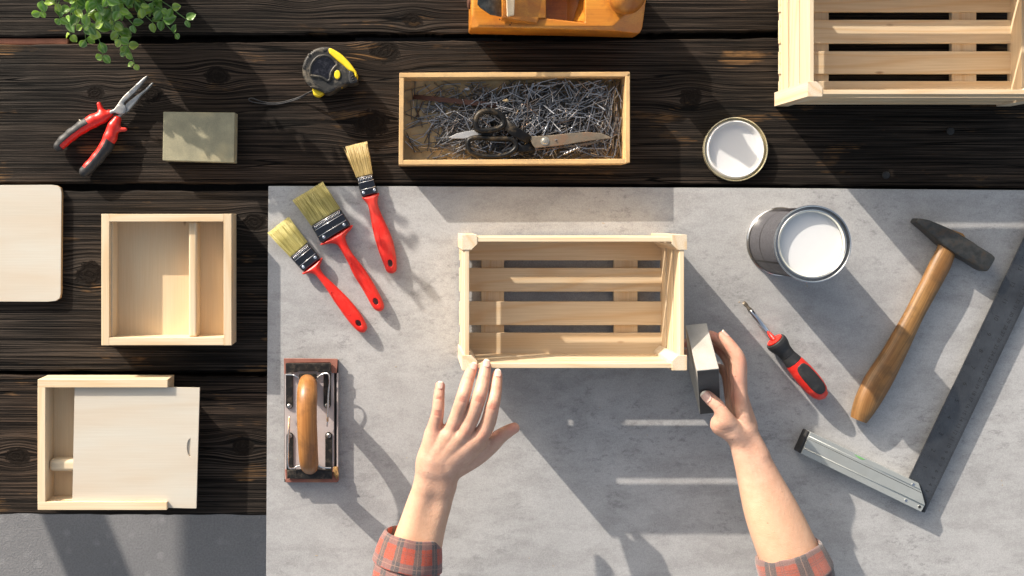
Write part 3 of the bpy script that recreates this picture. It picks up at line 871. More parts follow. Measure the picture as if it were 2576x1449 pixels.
tv = n.comb(n.math('MULTIPLY', u, 900), n.math('FLOOR', n.math('MULTIPLY', Z_, 1 / 0.0020)), 0)
wd = n.noise(tv, 1.0, 1, .5)
ink = n.math('MULTIPLY', n.math('LESS_THAN', wd, .58), n.math('LESS_THAN', n.math('ABSOLUTE', n.math('SUBTRACT', row, .5)), .36))
blk = n.math('MULTIPLY', n.math('GREATER_THAN', Z_, .012), n.math('LESS_THAN', Z_, .108))
blk = n.math('MULTIPLY', blk, n.math('GREATER_THAN', n.math('ABSOLUTE', n.math('SUBTRACT', Z_, .052)), .0012))
ab = n.math('ABSOLUTE', ang)
aa = n.math('GREATER_THAN', ab, 2.02)
gap = n.math('GREATER_THAN', n.math('ABSOLUTE', n.math('SUBTRACT', ang, -2.55)), .035)
blk = n.math('MULTIPLY', n.math('MULTIPLY', blk, aa), gap)
ink = n.math('MULTIPLY', ink, blk)
base = n.mix(blk, (0.006, 0.004, 0.005), (0.007, 0.0065, 0.008))
redp = n.math('MULTIPLY', n.math('GREATER_THAN', Z_, .100), n.math('LESS_THAN', n.math('ABSOLUTE', n.math('SUBTRACT', ang, 2.0)), .05))
c_ = n.mix(n.math('MULTIPLY', ink, .9), base, (0.105, 0.105, 0.118)); c_ = n.mix(redp, c_, (.5, .02, .03))
n.set(Base_Color=c_, Roughness=.4, Specular_IOR_Level=.12)
lathe("label", [(4.635, .75), (4.64, .78), (4.64, 10.95), (4.635, 10.98)], (cx, cy, 0), n.m, t, n=128, caps=False)
lathe("paint", [(0, 10.60), (3.2, 10.60), (4.0, 10.61), (4.19, 10.68)], (cx, cy, 0), white_paint, t, n=96)
lathe("inner_lip", [(4.26, 11.46), (4.12, 11.40), (4.08, 11.2), (4.19, 11.05)], (cx, cy, 0), simple("paint_stained_lip", (.72, .70, .60), .25, 0, .05, 60, .03), t, n=96, caps=False)
o = sdf_obj("paint_skin", lambda X, Y, Z: smin(cone(X, Y, Z, (cx + 1.3, cy - 1.3, 10.56), (cx + 1.9, cy - 1.7, 10.56), .09, .11), cone(X, Y, Z, (cx + 1.35, cy - 1.75, 10.54), (cx + 1.9, cy - 1.3, 10.54), .08, .08), .1),
            (cx + 1, cy - 2, 10.3), (cx + 2.2, cy - 1, 10.8), .05, white_paint, t)

lx, ly = D(1851, 375.5, .3)
t = thing("can_lid", (lx, ly, PT), "round paint can lid lying upside down, its inside coated with white paint, on the planks", "lid")
lathe("lid_rim", [(4.05, PT + .02), (4.30, PT + .03), (4.46, PT + .25), (4.50, PT + .7), (4.47, PT + .95), (4.40, PT + .98), (4.34, PT + .9), (4.30, PT + .45), (4.15, PT + .32), (4.0, PT + .3)], (lx, ly, 0), cream_lacquer, t, n=96, caps=False)
lathe("paint_coat", [(4.18, PT + .34), (4.08, PT + .55), (3.98, PT + .86), (3.86, PT + .95), (3.72, PT + .86), (3.55, PT + .42), (3.40, PT + .26), (3.0, PT + .2), (0, PT + .2)], (lx, ly, 0), white_paint, t, n=96, caps=False)

# ================================================================== SANDING BLOCKS
R1 = ZC(0, 0, .5176)
def grit(name, a, b, warm=None):
    n = NT(name); co = n.coord('Object')
    s1 = n.noise(co, 1500, 2, .6); s2 = n.noise(co, 45, 4, .6)
    c = n.mix(n.ramp(s2, [(.35, 0.), (.65, 1.)]), a, b)
    c = n.mix(n.math('MULTIPLY', n.ramp(s1, [(.35, 1.), (.55, 0.)]), .35), c, tuple(x * .5 for x in a))
    if warm: c = n.mix(n.math('MULTIPLY', n.ramp(n.noise(co, 22, 2, .5), [(.55, 0.), (.7, 1.)]), .5), c, warm)
    n.set(Base_Color=c, Roughness=.9, Normal=n.bump(s1, .6, .0006)); return n.m
zt = 1.9
t = thing("abrasive_block", (*R1(1535, 1050, PT), PT), "olive grey abrasive sponge block lying flat on the planks beside the pliers", "sanding block")
q = [R1(1262, 864, zt), R1(1815, 870, zt), R1(1808, 1256, zt), R1(1256, 1240, zt)]
prism("foam_core", [(a[0] * .995 - .12, a[1]) for a in q][::-1], PT + .01, PT + .3, grit("olive_foam", (.26, .235, .16), (.35, .31, .21)), t, bevel=.05)
gm = grit("olive_grit", (.27, .25, .165), (.37, .335, .215), (.46, .37, .20))
prism("grit_body", q[::-1], PT + .32, zt, gm, t, bevel=.09, seg=3)

# ================================================================== PLIERS
t = thing("pliers", (*R1(900, 870, PT), PT), "open long nose pliers with red and black grips on the dark planks", "pliers")
jaw_mat = simple("grey_forged_steel", (0.40, 0.40, 0.385), .42, .75, .3, 110, .3, 600, dirt=(.16, .10, .06), dirt_amt=.55)
def polyext(name, pts, f, zc, h, rr, mat, par, res=.07, sm=True, cut=None, dome=0, sub=5):
    P = np.array([f(u, v, zc + h) for u, v in pts])
    if sm: P = smooth_pts(P, sub)
    lo = (P[:, 0].min() - .1, P[:, 1].min() - .1, zc - h - .1); hi = (P[:, 0].max() + .1, P[:, 1].max() + .1, zc + h + .1)
    def fn(X, Y, Z):
        d2 = poly2(X[:, :, 0], Y[:, :, 0], P)[:, :, None]
        hh = h
        if dome: hh = h * (1 - dome) + h * dome * np.sqrt(np.clip(1 - (1 + np.clip(d2, -rr * 2.2, 0) / (rr * 2.2)) ** 2, 0, 1))
        d = rext(d2, Z, zc, hh, min(rr, h * .95))
        if cut is not None: d = np.maximum(d, cut(X, Y, Z))
        return d
    return sdf_obj(name, fn, lo, hi, res, mat, par)
zj = .55
polyext("jaw", [(1137, 590), (1112, 596), (1040, 660), (960, 735), (930, 770), (880, 840), (845, 855), (850, 880), (880, 872), (930, 885), (968, 870), (970, 825), (955, 795), (1000, 750), (1060, 690)], R1, zj + .12, .42, .16, jaw_mat, t, sub=4)
polyext("jaw", [(1181, 640), (1165, 643), (1110, 695), (1040, 745), (968, 805), (935, 870), (880, 905), (905, 925), (935, 895), (985, 862), (1040, 800), (1090, 735), (1140, 690)], R1, zj - .18, .38, .16, jaw_mat, t, sub=4)
lathe("rivet", [(.62, 0), (.62, .05), (.56, .1), (0, .12)], (*R1(928, 845, zj + .5), zj + .5), jaw_mat, t, n=28)
def capsule_chain(name, pts, mat, par, res=.07, k=.25, f=R1, extra=None, restrict=None, off_=0.0, keep=None):
    """pts: (u, v, z, r)"""
    C = [(P3(f, u, v, z), r) for u, v, z, r in pts]
    al = np.array([c for c, _ in C]); rm = max(r for _, r in C) + .25
    lo = al.min(0) - rm; hi = al.max(0) + rm
    if extra:
        for (a, ra), (b, rb) in extra:
            for q_ in (a, b): w = P3(f, *q_); lo = np.minimum(lo, w - .7); hi = np.maximum(hi, w + .7)
    def fn(X, Y, Z):
        d = None
        for (a, ra), (b, rb) in zip(C[:-1], C[1:]):
            e = cone(X, Y, Z, a, b, ra, rb); d = e if d is None else smin(d, e, k)
        if extra:
            for (a, ra), (b, rb) in extra: d = smin(d, cone(X, Y, Z, P3(f, *a), P3(f, *b), ra, rb), .35)
        d = d - off_
        if keep: d = np.maximum(d, keep(X, Y, Z))
        return d
    return sdf_obj(name, fn, lo, hi, res, mat, par)
H1 = [(845, 880, .5, 0.58), (790, 905, .5, 0.87), (720, 935, .55, 0.92), (640, 980, .55, 0.87), (560, 1035, .5, 0.81), (495, 1090, .5, 0.78), (458, 1128, .5, 0.72)]
H2 = [(905, 925, .5, 0.58), (880, 975, .5, 0.83), (852, 1060, .55, 0.92), (815, 1140, .55, 0.88), (750, 1225, .5, 0.83), (690, 1290, .5, 0.78), (655, 1325, .5, 0.72)]
def half_cut(pts, side, shift):
    """keep what lies on one side of the handle's own centre line (in plan)"""
    C = np.array([R1(u, v, .5) for u, v, _, _ in pts])
    def fn(X, Y, Z):
        best = None; sd = None
        for a, b in zip(C[:-1], C[1:]):
            e = b - a; L = np.hypot(*e); px, py = X - a[0], Y - a[1]
            tt = np.clip((px * e[0] + py * e[1]) / L / L, 0, 1)
            dd = (px - tt * e[0]) ** 2 + (py - tt * e[1]) ** 2
            ss = (px * e[1] - py * e[0]) / L
            if best is None: best, sd = dd, ss
            else: m = dd < best; best = np.where(m, dd, best); sd = np.where(m, ss, sd)
        return sd * side + shift
    return fn
capsule_chain("handle", H1, red_plastic, t, extra=[(((800, 900, .6), .5), ((765, 805, .6), .3))])
capsule_chain("handle", H2, red_plastic, t, extra=[(((860, 1000, .6), .5), ((968, 1000, .6), .26))])
def axis_keep(pts, side, shift, a, b):
    h = half_cut(pts, side, shift); A = np.array(R1(*a, .5)); B = np.array(R1(*b, .5)); e = (B - A) / np.linalg.norm(B - A)
    LB = float(np.linalg.norm(B - A))
    def kf(X, Y, Z):
        s_ = (X - A[0]) * e[0] + (Y - A[1]) * e[1]
        return np.maximum(np.minimum(h(X, Y, Z), LB - .35 - s_), -s_)
    return kf
capsule_chain("grip", H1, black_rubber, t, off_=.05, keep=axis_keep(H1, -1, -.2, (690, 950), (450, 1130)))
capsule_chain("grip", H2, black_rubber, t, off_=.05, keep=axis_keep(H2, 1, -.2, (850, 1085), (660, 1320)))
for (H_, sd, st) in ((H1, -1, 3), (H2, 1, 3)):
    for i in range(8):
        f_ = .12 + i * .1
        a = np.array(H_[2][:2]) * (1 - f_) + np.array(H_[6][:2]) * f_
        if H_ is H1: a = a + np.array([-8 - 20 * math.sin(f_ * 3.1), -22 - 6 * math.sin(f_ * 3)]); dv = np.array([16, 22])
        else: a = a + np.array([14 + 20 * math.sin(f_ * 3.1), 16 + 14 * math.sin(f_ * 3.1)]); dv = np.array([16, 12])
        p, q = P3(R1, *(a - dv * .5), 1.1), P3(R1, *(a + dv * .5), 1.1)
        loft("grip_rib", [p, q], [.06, .06], black_rubber, t, n=8)
o = sdf_obj("masking_scrap", lambda X, Y, Z: cone(X, Y, Z, P3(R1, 615, 928, 1.15), P3(R1, 655, 970, 1.15), .1, .12), P3(R1, 600, 985, .9) - .1, P3(R1, 670, 915, 1.4) + .1, .05, simple("cream_tape", (.6, .55, .42), .8), t)

# ================================================================== TAPE MEASURE
R4 = ZC(1180, 160, .1657)
ZT = 3.0
t = thing("tape_measure", (*R4(800, 750, PT), PT), "dusty black and yellow tape measure with a wrist cord on the planks", "tape measure")
outl = [(800, 160), (700, 158), (600, 170), (480, 215), (370, 300), (270, 400), (200, 540), (170, 700), (185, 860), (225, 960), (270, 1020), (420, 1150), (600, 1225), (740, 1285), (880, 1255), (1060, 1150), (1230, 1060), (1340, 1050), (1515, 1000), (1480, 900), (1470, 760), (1380, 610), (1290, 480), (1150, 350), (1000, 240), (900, 195)]
polyext("case", outl, R4, (PT + ZT) / 2, (ZT - PT) / 2, .35, dusty_rubber, t, res=.09, sub=3)
win = [(395, 825), (400, 700), (440, 570), (530, 460), (640, 405), (790, 415), (900, 480), (985, 590), (905, 690), (845, 800), (825, 930), (770, 955), (700, 905), (600, 865), (480, 850)]
cen = np.array([680, 660])
def scl(p, k): return [tuple(cen + (np.array(q) - cen) * k) for q in p]
P = smooth_pts([(*R4(u, v, ZT + .05), ZT + .05) for u, v in scl(win, 1.10)], 4); P = np.vstack([P, P[:2]])
loft("window_bead", P, [(.20, .22)] * len(P), dusty_rubber, t, n=10, cap=False)
polyext("window", scl(win, 1.03), R4, ZT + .02, .12, .1, simple("gloss_black", (.006, .006, .009), .12, 0, .3, 300, .05, dirt=(.3, .3, .33), dirt_amt=.06), t, res=.06, sub=4)
polyext("top_band", [(812, 205), (870, 196), (985, 255), (1130, 350), (1300, 520), (1410, 660), (1492, 790), (1482, 900), (1450, 872), (1420, 790), (1310, 740), (1160, 610), (1000, 480), (870, 360), (822, 300)], R4, (PT + ZT) / 2 + .2, (ZT - PT) / 2, .25, yellow_plastic, t, res=.08, sub=4)
polyext("rear_tab", [(415, 1160), (550, 1200), (685, 1275), (600, 1345), (520, 1358), (450, 1325), (428, 1250)], R4, 1.2, .9, .2, yellow_plastic, t, res=.08)
polyext("lower_tab", [(1085, 1130), (1130, 1075), (1240, 1038), (1260, 1060), (1180, 1100), (1120, 1150)], R4, 1.3, .6, .2, yellow_plastic, t, res=.08)
bx_, by_ = R4(1022, 838, ZT)
lathe("button", [(.62, 0), (.62, .12), (.5, .2), (0, .22)], (bx_, by_, ZT - .03), yellow_plastic, t, n=36, sx=.68)
lathe("button_collar", [(.80, 0), (.80, .06), (.66, .10), (.62, .02)], (bx_, by_, ZT - .02), dusty_rubber, t, n=36, sx=.70, caps=False)
rimc = (640, 700)
for k_, a in enumerate(np.radians([95, 102, 109, 116, 123, 146, 152, 158, 164, 186, 192, 198, 204, 80, 134, 174])):
    ca, sa = math.cos(a), -math.sin(a)
    r0, r1 = 365, 455
    if k_ < 13: loft("case_rib", [P3(R4, rimc[0] + ca * r0, rimc[1] + sa * r0 * 1.12, ZT + .02), P3(R4, rimc[0] + ca * r1, rimc[1] + sa * r1 * 1.12, ZT - .12)], [.055, .055], dusty_rubber, t, n=8)
    else: polyext("case_pad", [(rimc[0] + (ca * q - sa * w), rimc[1] + (sa * q + ca * w) * 1.1) for q, w in ((400, -30), (455, -35), (455, 35), (400, 30))], R4, ZT, .12, .08, dusty_rubber, t, res=.06)
for dv in (0, 45, 90, 135):
    pts_ = [(270 + dv * .7, 1010 + dv * .9), (420 + dv * .6, 1040 + dv * .7), (600 + dv * .3, 1110 + dv * .55), (740, 1200 + dv * .4), (850 - dv, 1255 + dv * .12)]
    P = smooth_pts([(*R4(u, v, ZT + .03), ZT + .03) for u, v in pts_], 5, closed=False)
    loft("case_rib", P, [.06] * len(P), dusty_rubber, t, n=8)
polyext("tape_mouth", [(1310, 745), (1400, 780), (1440, 870), (1515, 990), (1345, 1050), (1290, 900)], R4, ZT - .25, .4, .15, black_rubber, t, res=.07)
for dv in (0, 60, 115):
    loft("case_rib", [P3(R4, 1345 + dv * .25, 890 + dv, ZT + .2), P3(R4, 1420 + dv * .25, 850 + dv, ZT + .2)], [.06, .06], dusty_rubber, t, n=8)
R5 = ZC(1000, 0, .5176)
cord = [(485, 700, 1.2), (440, 722, .6), (390, 748, -.1), (300, 777, -.4), (200, 797, -.45), (100, 787, -.45), (20, 760, -.45), (-8, 765, -.45), (10, 785, -.45), (90, 800, -.45), (200, 806, -.45), (310, 785, -.4), (400, 752, -.1), (450, 720, .5), (490, 708, 1.2)]
P = smooth_pts([(*R5(u, v, z), z) for u, v, z in cord], 5, closed=False)
loft("wrist_cord", P, [.085] * len(P), black_rubber, t, n=8)

# ================================================================== BRUSHES
R8 = ZC(1040, 540, .5935)
n = NT("bristle"); ri = n.new("ShaderNodeNewGeometry").outputs['Random Per Island']
n.set(Base_Color=n.ramp(ri, [(0, (.36, .25, .075)), (.5, (.55, .41, .16)), (1, (.68, .54, .27))]), Roughness=.5); bristle_w = n.m
n = NT("bristle_olive"); ri = n.new("ShaderNodeNewGeometry").outputs['Random Per Island']
n.set(Base_Color=n.ramp(ri, [(0, (.24, .205, .05)), (.5, (.45, .39, .13)), (1, (.60, .54, .23))]), Roughness=.5); bristle_o = n.m
chrome_d = simple("ferrule_dark_reflection", (0.10, 0.10, 0.105), 0.16, 1.0, 0.06, 60, 0.08, 200)  # the dark reflection from overhead is put into the metal's base colour
def brush(br, fe, handle, hole, oval, bm_, label, wild=0, dz=0, thick=.55):
    cxy = R8(*handle[len(handle) // 2], 0)
    t = thing("paint_brush", (*cxy, dz), label, "paint brush", "red handled paint brushes")
    zc = .85 + dz
    A = [P3(R8, *p, zc) for p in br]      # tip-left, tip-right, base-right, base-left
    V = []; F = []
    for i in range(900):
        s = random.random(); w = random.uniform(-1, 1)
        fr = (1 - abs(w) ** 2.2)
        b = A[3] * (1 - s) + A[2] * s; tip = A[0] * (1 - s) + A[1] * s
        sj = min(max(s + random.gauss(0, .02), -.02), 1.02)
        tip = A[0] * (1 - sj) + A[1] * sj
        ln = 1 - .05 * random.random() ** 2 - .03 * abs(w)
        if wild and random.random() < .012: tip = tip + np.array([random.uniform(-1.2, -.2), random.uniform(-.6, .2), .1]); ln = .9
        tip = b + (tip - b) * ln
        b = b + np.array([0, 0, w * thick * .85]); tip = tip + np.array([0, 0, w * thick * 1.0])
        ax = (tip - b); ax /= np.linalg.norm(ax); sd = np.cross(ax, [0, 0, 1]); sd /= np.linalg.norm(sd); up = np.cross(sd, ax)
        r = .035; n0 = len(V)
        mid = (b + tip) / 2 + sd * random.gauss(0, .03) + up * random.gauss(0, .02)
        for c_, rr in ((b, r), (mid, r), (tip, r * .45)):
            for a in (0, 2.09, 4.19): V.append(c_ + (sd * math.cos(a) + up * math.sin(a)) * rr)
        for l in (0, 3):
            for j in range(3): F.append((n0 + l + j, n0 + l + (j + 1) % 3, n0 + l + 3 + (j + 1) % 3, n0 + l + 3 + j))
        F.append((n0 + 6, n0 + 7, n0 + 8))
    o = raw("bristles", V, F, bm_, t, smooth=True); o['kind'] = 'stuff'
    sh_ = lambda k: A[3] + (A[0] - A[3]) * k
    core = [tuple((A[3] * .97 + A[2] * .03)[:2]), tuple((A[2] * .97 + A[3] * .03)[:2]), tuple((A[2] + (A[1] - A[2]) * .93)[:2] * .985 + (A[3])[:2] * .015), tuple((A[3] + (A[0] - A[3]) * .93)[:2] * .985 + A[2][:2] * .015)]
    prism("bristle_core", core, zc - thick * .75, zc + thick * .75, bm_, t, bevel=.2)
    Q = [np.array(R8(*p, zc + thick)) for p in fe]   # top-left, top-right, bottom-right, bottom-left
    prism("ferrule", [tuple(q) for q in Q], zc - thick - .08, zc + thick + .08, chrome_d, t, bevel=.3, seg=5, angle=60)
    zt_ = zc + thick + .09
    def onf(a, b): return Q[0] * (1 - a) * (1 - b) + Q[1] * a * (1 - b) + Q[2] * a * b + Q[3] * (1 - a) * b
    for b in (.06, .30, .66):
        p, q = onf(.03, b), onf(.97, b)
        loft("ferrule_bead", [(*p, zt_ - .02), (*q, zt_ - .02)], [(.05, .06)] * 2, chrome, t, n=8)
    nn = max(8, int(np.linalg.norm(Q[1] - Q[0]) / .24))
    for i in range(nn):
        a = .06 + .88 * (i + .5) / nn
        p, q = onf(a - .012, .225), onf(a + .012, .115)
        loft("ferrule_notch", [(*p, zt_), (*q, zt_)], [(.045, .04)] * 2, chrome, t, n=6)
    for a in (.16, .84):
        p = onf(a, .80)
        lathe("ferrule_rivet", [(.15, 0), (.15, .03), (.08, .08), (0, .09)], (*p, zt_ - .02), chrome, t, n=16)
        lathe("rivet_dimple", [(.24, .0), (.22, .035), (.16, .02)], (*p, zt_ - .02), chrome, t, n=20, caps=False)
    Hc = np.array(R8(hole[0], hole[1], zc + .4)); ha = math.radians(hole[2])
    e1 = np.array([math.cos(ha), math.sin(ha)]); e2 = np.array([-e1[1], e1[0]])
    def cutf(X, Y, Z):
        px, py = X - Hc[0], Y - Hc[1]
        return -(np.sqrt(((px * e1[0] + py * e1[1]) / .50) ** 2 + ((px * e2[0] + py * e2[1]) / .34) ** 2) - 1) * .34
    polyext("handle", handle, R8, .80 + dz, .72, .55, red_plastic, t, res=.065, cut=cutf, sub=4, dome=.25)
    O = [P3(R8, *oval[0], 0), P3(R8, *oval[1], 0)]
    c0 = (O[0] + O[1]) / 2; L = np.linalg.norm(O[1] - O[0]) / 2; ex = (O[1] - O[0]) / (2 * L); ey = np.array([-ex[1], ex[0], 0])
    P = np.array([c0 + ex * L * math.cos(a) + ey * .52 * math.sin(a) for a in np.linspace(0, 2 * math.pi, 40)]); P[:, 2] = 1.50 + dz
    loft("grip_oval", P, [(.045, .045)] * 40, red_plastic, t, n=6, cap=False)
    return t
brush([(577, 74), (718, 42), (758, 260), (650, 287)], [(648, 288), (758, 261), (796, 390), (687, 418)],
      [(686, 420), (742, 404), (800, 389), (799, 410), (791, 440), (800, 490), (840, 580), (888, 690), (914, 800), (921, 900), (908, 928), (880, 936), (852, 920), (838, 885), (800, 790), (768, 680), (745, 570), (728, 480), (700, 440)],
      (878, 864, 100), [(810, 620), (862, 800)], bristle_w, "smallest red handled brush, its pale yellow bristles reaching onto the dark planks", wild=1)
brush([(220, 436), (418, 315), (540, 495), (345, 612)], [(344, 613), (540, 496), (612, 606), (411, 729)],
      [(411, 731), (515, 668), (616, 607), (616, 630), (585, 665), (575, 705), (615, 790), (700, 900), (770, 1010), (822, 1110), (836, 1160), (820, 1187), (792, 1191), (758, 1163), (700, 1060), (640, 960), (590, 860), (545, 780), (515, 740), (470, 732), (415, 744)],
      (780, 1122, 118), [(615, 860), (738, 1048)], bristle_o, "widest red handled brush with olive bristles, the middle one of three")
brush([(52, 656), (188, 550), (320, 722), (205, 822)], [(204, 824), (320, 727), (407, 830), (290, 923)],
      [(285, 928), (350, 878), (412, 828), (416, 845), (404, 875), (405, 908), (440, 955), (510, 1020), (605, 1115), (682, 1215), (720, 1290), (714, 1322), (690, 1337), (650, 1320), (580, 1240), (510, 1140), (450, 1050), (392, 970), (360, 940), (320, 935), (290, 942)],
      (664, 1268, 128), [(485, 1050), (612, 1205)], bristle_o, "medium red handled brush with olive bristles at the board's left edge")

# ================================================================== HAND SANDER
RS = ZC(1100, 1400, .3863)
t = thing("hand_sander", (*RS(370, 750, 0), 0), "hand sander with curved wooden handle, metal clamps and red sandpaper, left on the board", "sander")
pinkmetal = simple("dusty_pink_metal", (.50, .44, .42), .5, .35, .1, 60, .12, 500, dirt=(.22, .16, .13), dirt_amt=.25)
paper = grit("red_sandpaper", (.24, .09, .065), (.33, .14, .10), (.38, .22, .10))
blackened = simple("speckled_black_metal", (.022, .021, .019), .42, .5, .3, 150, .5, 900, dirt=(.22, .17, .12), dirt_amt=.3)
foam = simple("black_foam", (.012, .012, .012), .9, 0, .2)
def quad(f, u0, v0, u1, v1, z): return [f(u0, v1, z), f(u1, v1, z), f(u1, v0, z), f(u0, v0, z)]
prism("foam_pad", quad(RS, 100, 100, 655, 1360, .3), 0.02, .75, foam, t, bevel=.05)
prism("base_plate", quad(RS, 100, 150, 612, 1340, 1.0), .76, 1.0, pinkmetal, t, bevel=.06)
prism("plate_edge", quad(RS, 640, 240, 655, 1240, 1.1), .70, 1.15, pinkmetal, t, bevel=.03)
prism("sandpaper", [RS(u, v, 1.25) for u, v in ((90, 88), (95, 250), (112, 255), (115, 150), (130, 135), (570, 130), (585, 240), (640, 240), (650, 100), (640, 92))], 1.02, 1.2, paper, t, bevel=.05)
prism("sandpaper", [RS(u, v, 1.2) for u, v in ((103, 1235), (125, 1240), (130, 1335), (590, 1335), (600, 1215), (655, 1210), (662, 1350), (640, 1372), (110, 1372))], 1.02, 1.2, paper, t, bevel=.05)
prism("torn_paper", [RS(u, v, 1.4) for u, v in ((600, 1215), (650, 1208), (660, 1300), (640, 1345), (605, 1290))], 1.2, 1.35, simple("tan_paper", (.33, .19, .07), .9, 0, .5, 200, .6), t, bevel=.04)
prism("clamp_bar", [RS(u, v, 1.9) for u, v in ((108, 140), (115, 240), (225, 232), (250, 222), (430, 222), (450, 235), (575, 235), (580, 140))], 1.3, 1.85, blackened, t, bevel=.08)
prism("clamp_bar", [RS(u, v, 1.9) for u, v in ((125, 1250), (125, 1336), (592, 1338), (590, 1250), (450, 1240), (400, 1250), (260, 1240))], 1.3, 1.85, blackened, t, bevel=.08)
prism("wire_saddle", quad(RS, 246, 245, 432, 300, 2.2), 1.86, 2.2, blackened, t, bevel=.08)
def arm_plate(u0, u1, v0, v1, rv):
    uc = (u0 + u1) / 2; r = (u1 - u0) / 2
    pts_ = [(u0, v0), (u1, v0)] if rv > 700 - 200 and v1 > rv and v0 < rv - 50 else None
    if rv - v0 > v1 - rv:   # rivet near the bottom end
        P_ = [(u1, v0), (u0, v0)] + [(uc - r * math.cos(a), v1 - r + r * math.sin(a)) for a in np.linspace(0, math.pi, 9)]
    else:
        P_ = [(u0, v1), (u1, v1)] + [(uc + r * math.cos(a), v0 + r - r * math.sin(a)) for a in np.linspace(0, math.pi, 9)]
    o = prism("clamp_arm", [RS(u, v, 1.2) for u, v in P_][::-1], 1.01, 1.22, blackened, t, bevel=.04)
    lathe("rivet", [(.33, 0), (.33, .05), (.2, .16), (0, .19)], (*RS(uc, rv, 1.2), 1.22), worn_steel, t, n=24)
arm_plate(112, 186, 245, 612, 582); arm_plate(502, 580, 240, 606, 575); arm_plate(118, 190, 855, 1250, 888); arm_plate(520, 592, 850, 1250, 886)
def wire(pts_, r=.115):
    P = smooth_pts([(*RS(u, v, z), z) for u, v, z in pts_], 6, closed=False)
    loft("clamp_wire", P, [r] * len(P), steel, t, n=10)
wire([(112, 255, 2.0), (180, 257, 2.0), (205, 265, 2.1), (245, 290, 2.1)])
wire([(436, 288, 2.1), (475, 258, 2.2), (520, 243, 2.3), (556, 255, 2.5), (562, 330, 2.6), (552, 480, 2.3), (548, 620, 1.9), (541, 790, 1.5)])
wire([(150, 685, 1.5), (147, 760, 1.9), (138, 900, 2.2), (135, 1050, 2.5), (136, 1190, 2.5), (152, 1224, 2.4), (200, 1222, 2.2), (228, 1205, 2.1), (260, 1198, 2.1)])
wire([(445, 1196, 2.1), (480, 1212, 2.1), (520, 1220, 2.0), (582, 1221, 2.0)])
for a, b in (((147, 700), (138, 965)), ((552, 520), (543, 740))):
    loft("wire_sleeve", [P3(RS, *a, 1.8), P3(RS, *b, 2.25) if a[0] < 200 else P3(RS, *b, 1.65)], [.15, .15], simple("amber_tubing", (.45, .30, .17), .25), t, n=12)
varn = wood("varnished_beech", (.40, .19, .055), (.24, .095, .022), coords='UV', rings=5, rough=.4, fiber=.5, blotch=.5, worn=(.12, .05, .015), bump=.2)
hp_ = [(345, 350, 1.4), (338, 345, 3.4), (336, 372, 5.6), (333, 470, 7.0), (330, 600, 7.6), (332, 760, 7.7), (337, 900, 7.5), (344, 1060, 6.9), (352, 1160, 5.8), (356, 1200, 3.8), (358, 1205, 1.4)]
path = [P3(RS, u, v, z) for u, v, z in hp_]
loft("handle", path, [(1.25, 1.1), (1.25, 1.15), (1.3, 1.2), (1.36, 1.15), (1.34, 1.1), (1.32, 1.1), (1.32, 1.1), (1.30, 1.1), (1.28, 1.15), (1.2, 1.1), (1.1, 1.0)], varn, t, up=(0, .05, 1), n=28, sub=5)

# ================================================================== SCREWDRIVER
RD = ZC(2900, 1150, .3796)
t = thing("screwdriver", (*RD(800, 850, 0), 0), "flat blade screwdriver with red and black handle on the board", "screwdriver")
A = P3(RD, 520, 552, 1.65); B = P3(RD, 1055, 1168, 1.75); ax = (B - A) / np.linalg.norm(B - A); LL = np.linalg.norm(B - A)
prof_s = np.array([0, .02, .06, .11, .18, .26, .34, .42, .55, .68, .80, .90, .96, 1.0]) * LL
prof_r = np.array([1.20, 1.40, 1.46, 1.34, 1.08, 1.0, 1.12, 1.30, 1.44, 1.48, 1.42, 1.20, .85, .1])
def sd_axis(X, Y, Z):
    px, py, pz = X - A[0], Y - A[1], Z - A[2]
    s = px * ax[0] + py * ax[1] + pz * ax[2]
    r2 = np.sqrt(np.maximum(px ** 2 + py ** 2 + pz ** 2 - s ** 2, 0))
    rr = np.interp(s, prof_s, prof_r).astype(np.float32)
    d = (r2 - rr) * .85
    return np.maximum(np.maximum(d, -s), s - LL), s
side = np.cross(ax, [0, 0, 1]); side /= np.linalg.norm(side); upv = np.cross(side, ax)
hc = P3(RD, 1083, 1072, 2.0)
lo = np.minimum(A, B) - 2; hi = np.maximum(A, B) + 2
def red_f(X, Y, Z):
    d, s = sd_axis(X, Y, Z)
    d = np.maximum(d, .345 * LL - s)
    h = cone(X, Y, Z, hc + upv * 2.2, hc - upv * 2.2, .32, .32)
    h2 = cone(X, Y, Z, hc + side * 1.2 - ax * .2, hc + side * .2, .5, .3)
    return np.maximum(d, -np.minimum(h, h2))
sdf_obj("handle", red_f, lo, hi, .08, red_plastic, t)
sdf_obj("neck_grip", lambda X, Y, Z: (lambda d, s: np.maximum(np.maximum(d - .02, .015 * LL - s), np.maximum(s - .38 * LL, s - .38 * LL)))(*sd_axis(X, Y, Z)), lo, hi, .08, black_rubber, t)
def pad_f(X, Y, Z):
    d, s = sd_axis(X, Y, Z)
    w = (X - A[0]) * side[0] + (Y - A[1]) * side[1] + (Z - A[2]) * side[2] + .15
    u_ = (s - .655 * LL); L2 = .235 * LL; W2 = .98
    q = ((np.abs(u_) / L2) ** 3 + (np.abs(w) / W2) ** 3) ** (1 / 3) - 1
    top = -((X - A[0]) * upv[0] + (Y - A[1]) * upv[1] + (Z - A[2]) * upv[2])
    return np.maximum(np.maximum(d - .07, q * .8), top)
sdf_obj("grip_pad", pad_f, lo, hi, .08, black_rubber, t)
lathe("collar", [(0, -.12), (.95, -.12), (1.12, -.05), (1.16, .05), (1.1, .2)], A, red_plastic, t, axis=ax, n=40)
for s_ in (.245, .285): lathe("grip_ring", [(1.0, -.05), (1.07, -.02), (1.07, .02), (1.0, .05)], A + ax * s_ * LL, black_rubber, t, axis=ax, n=40, caps=False)
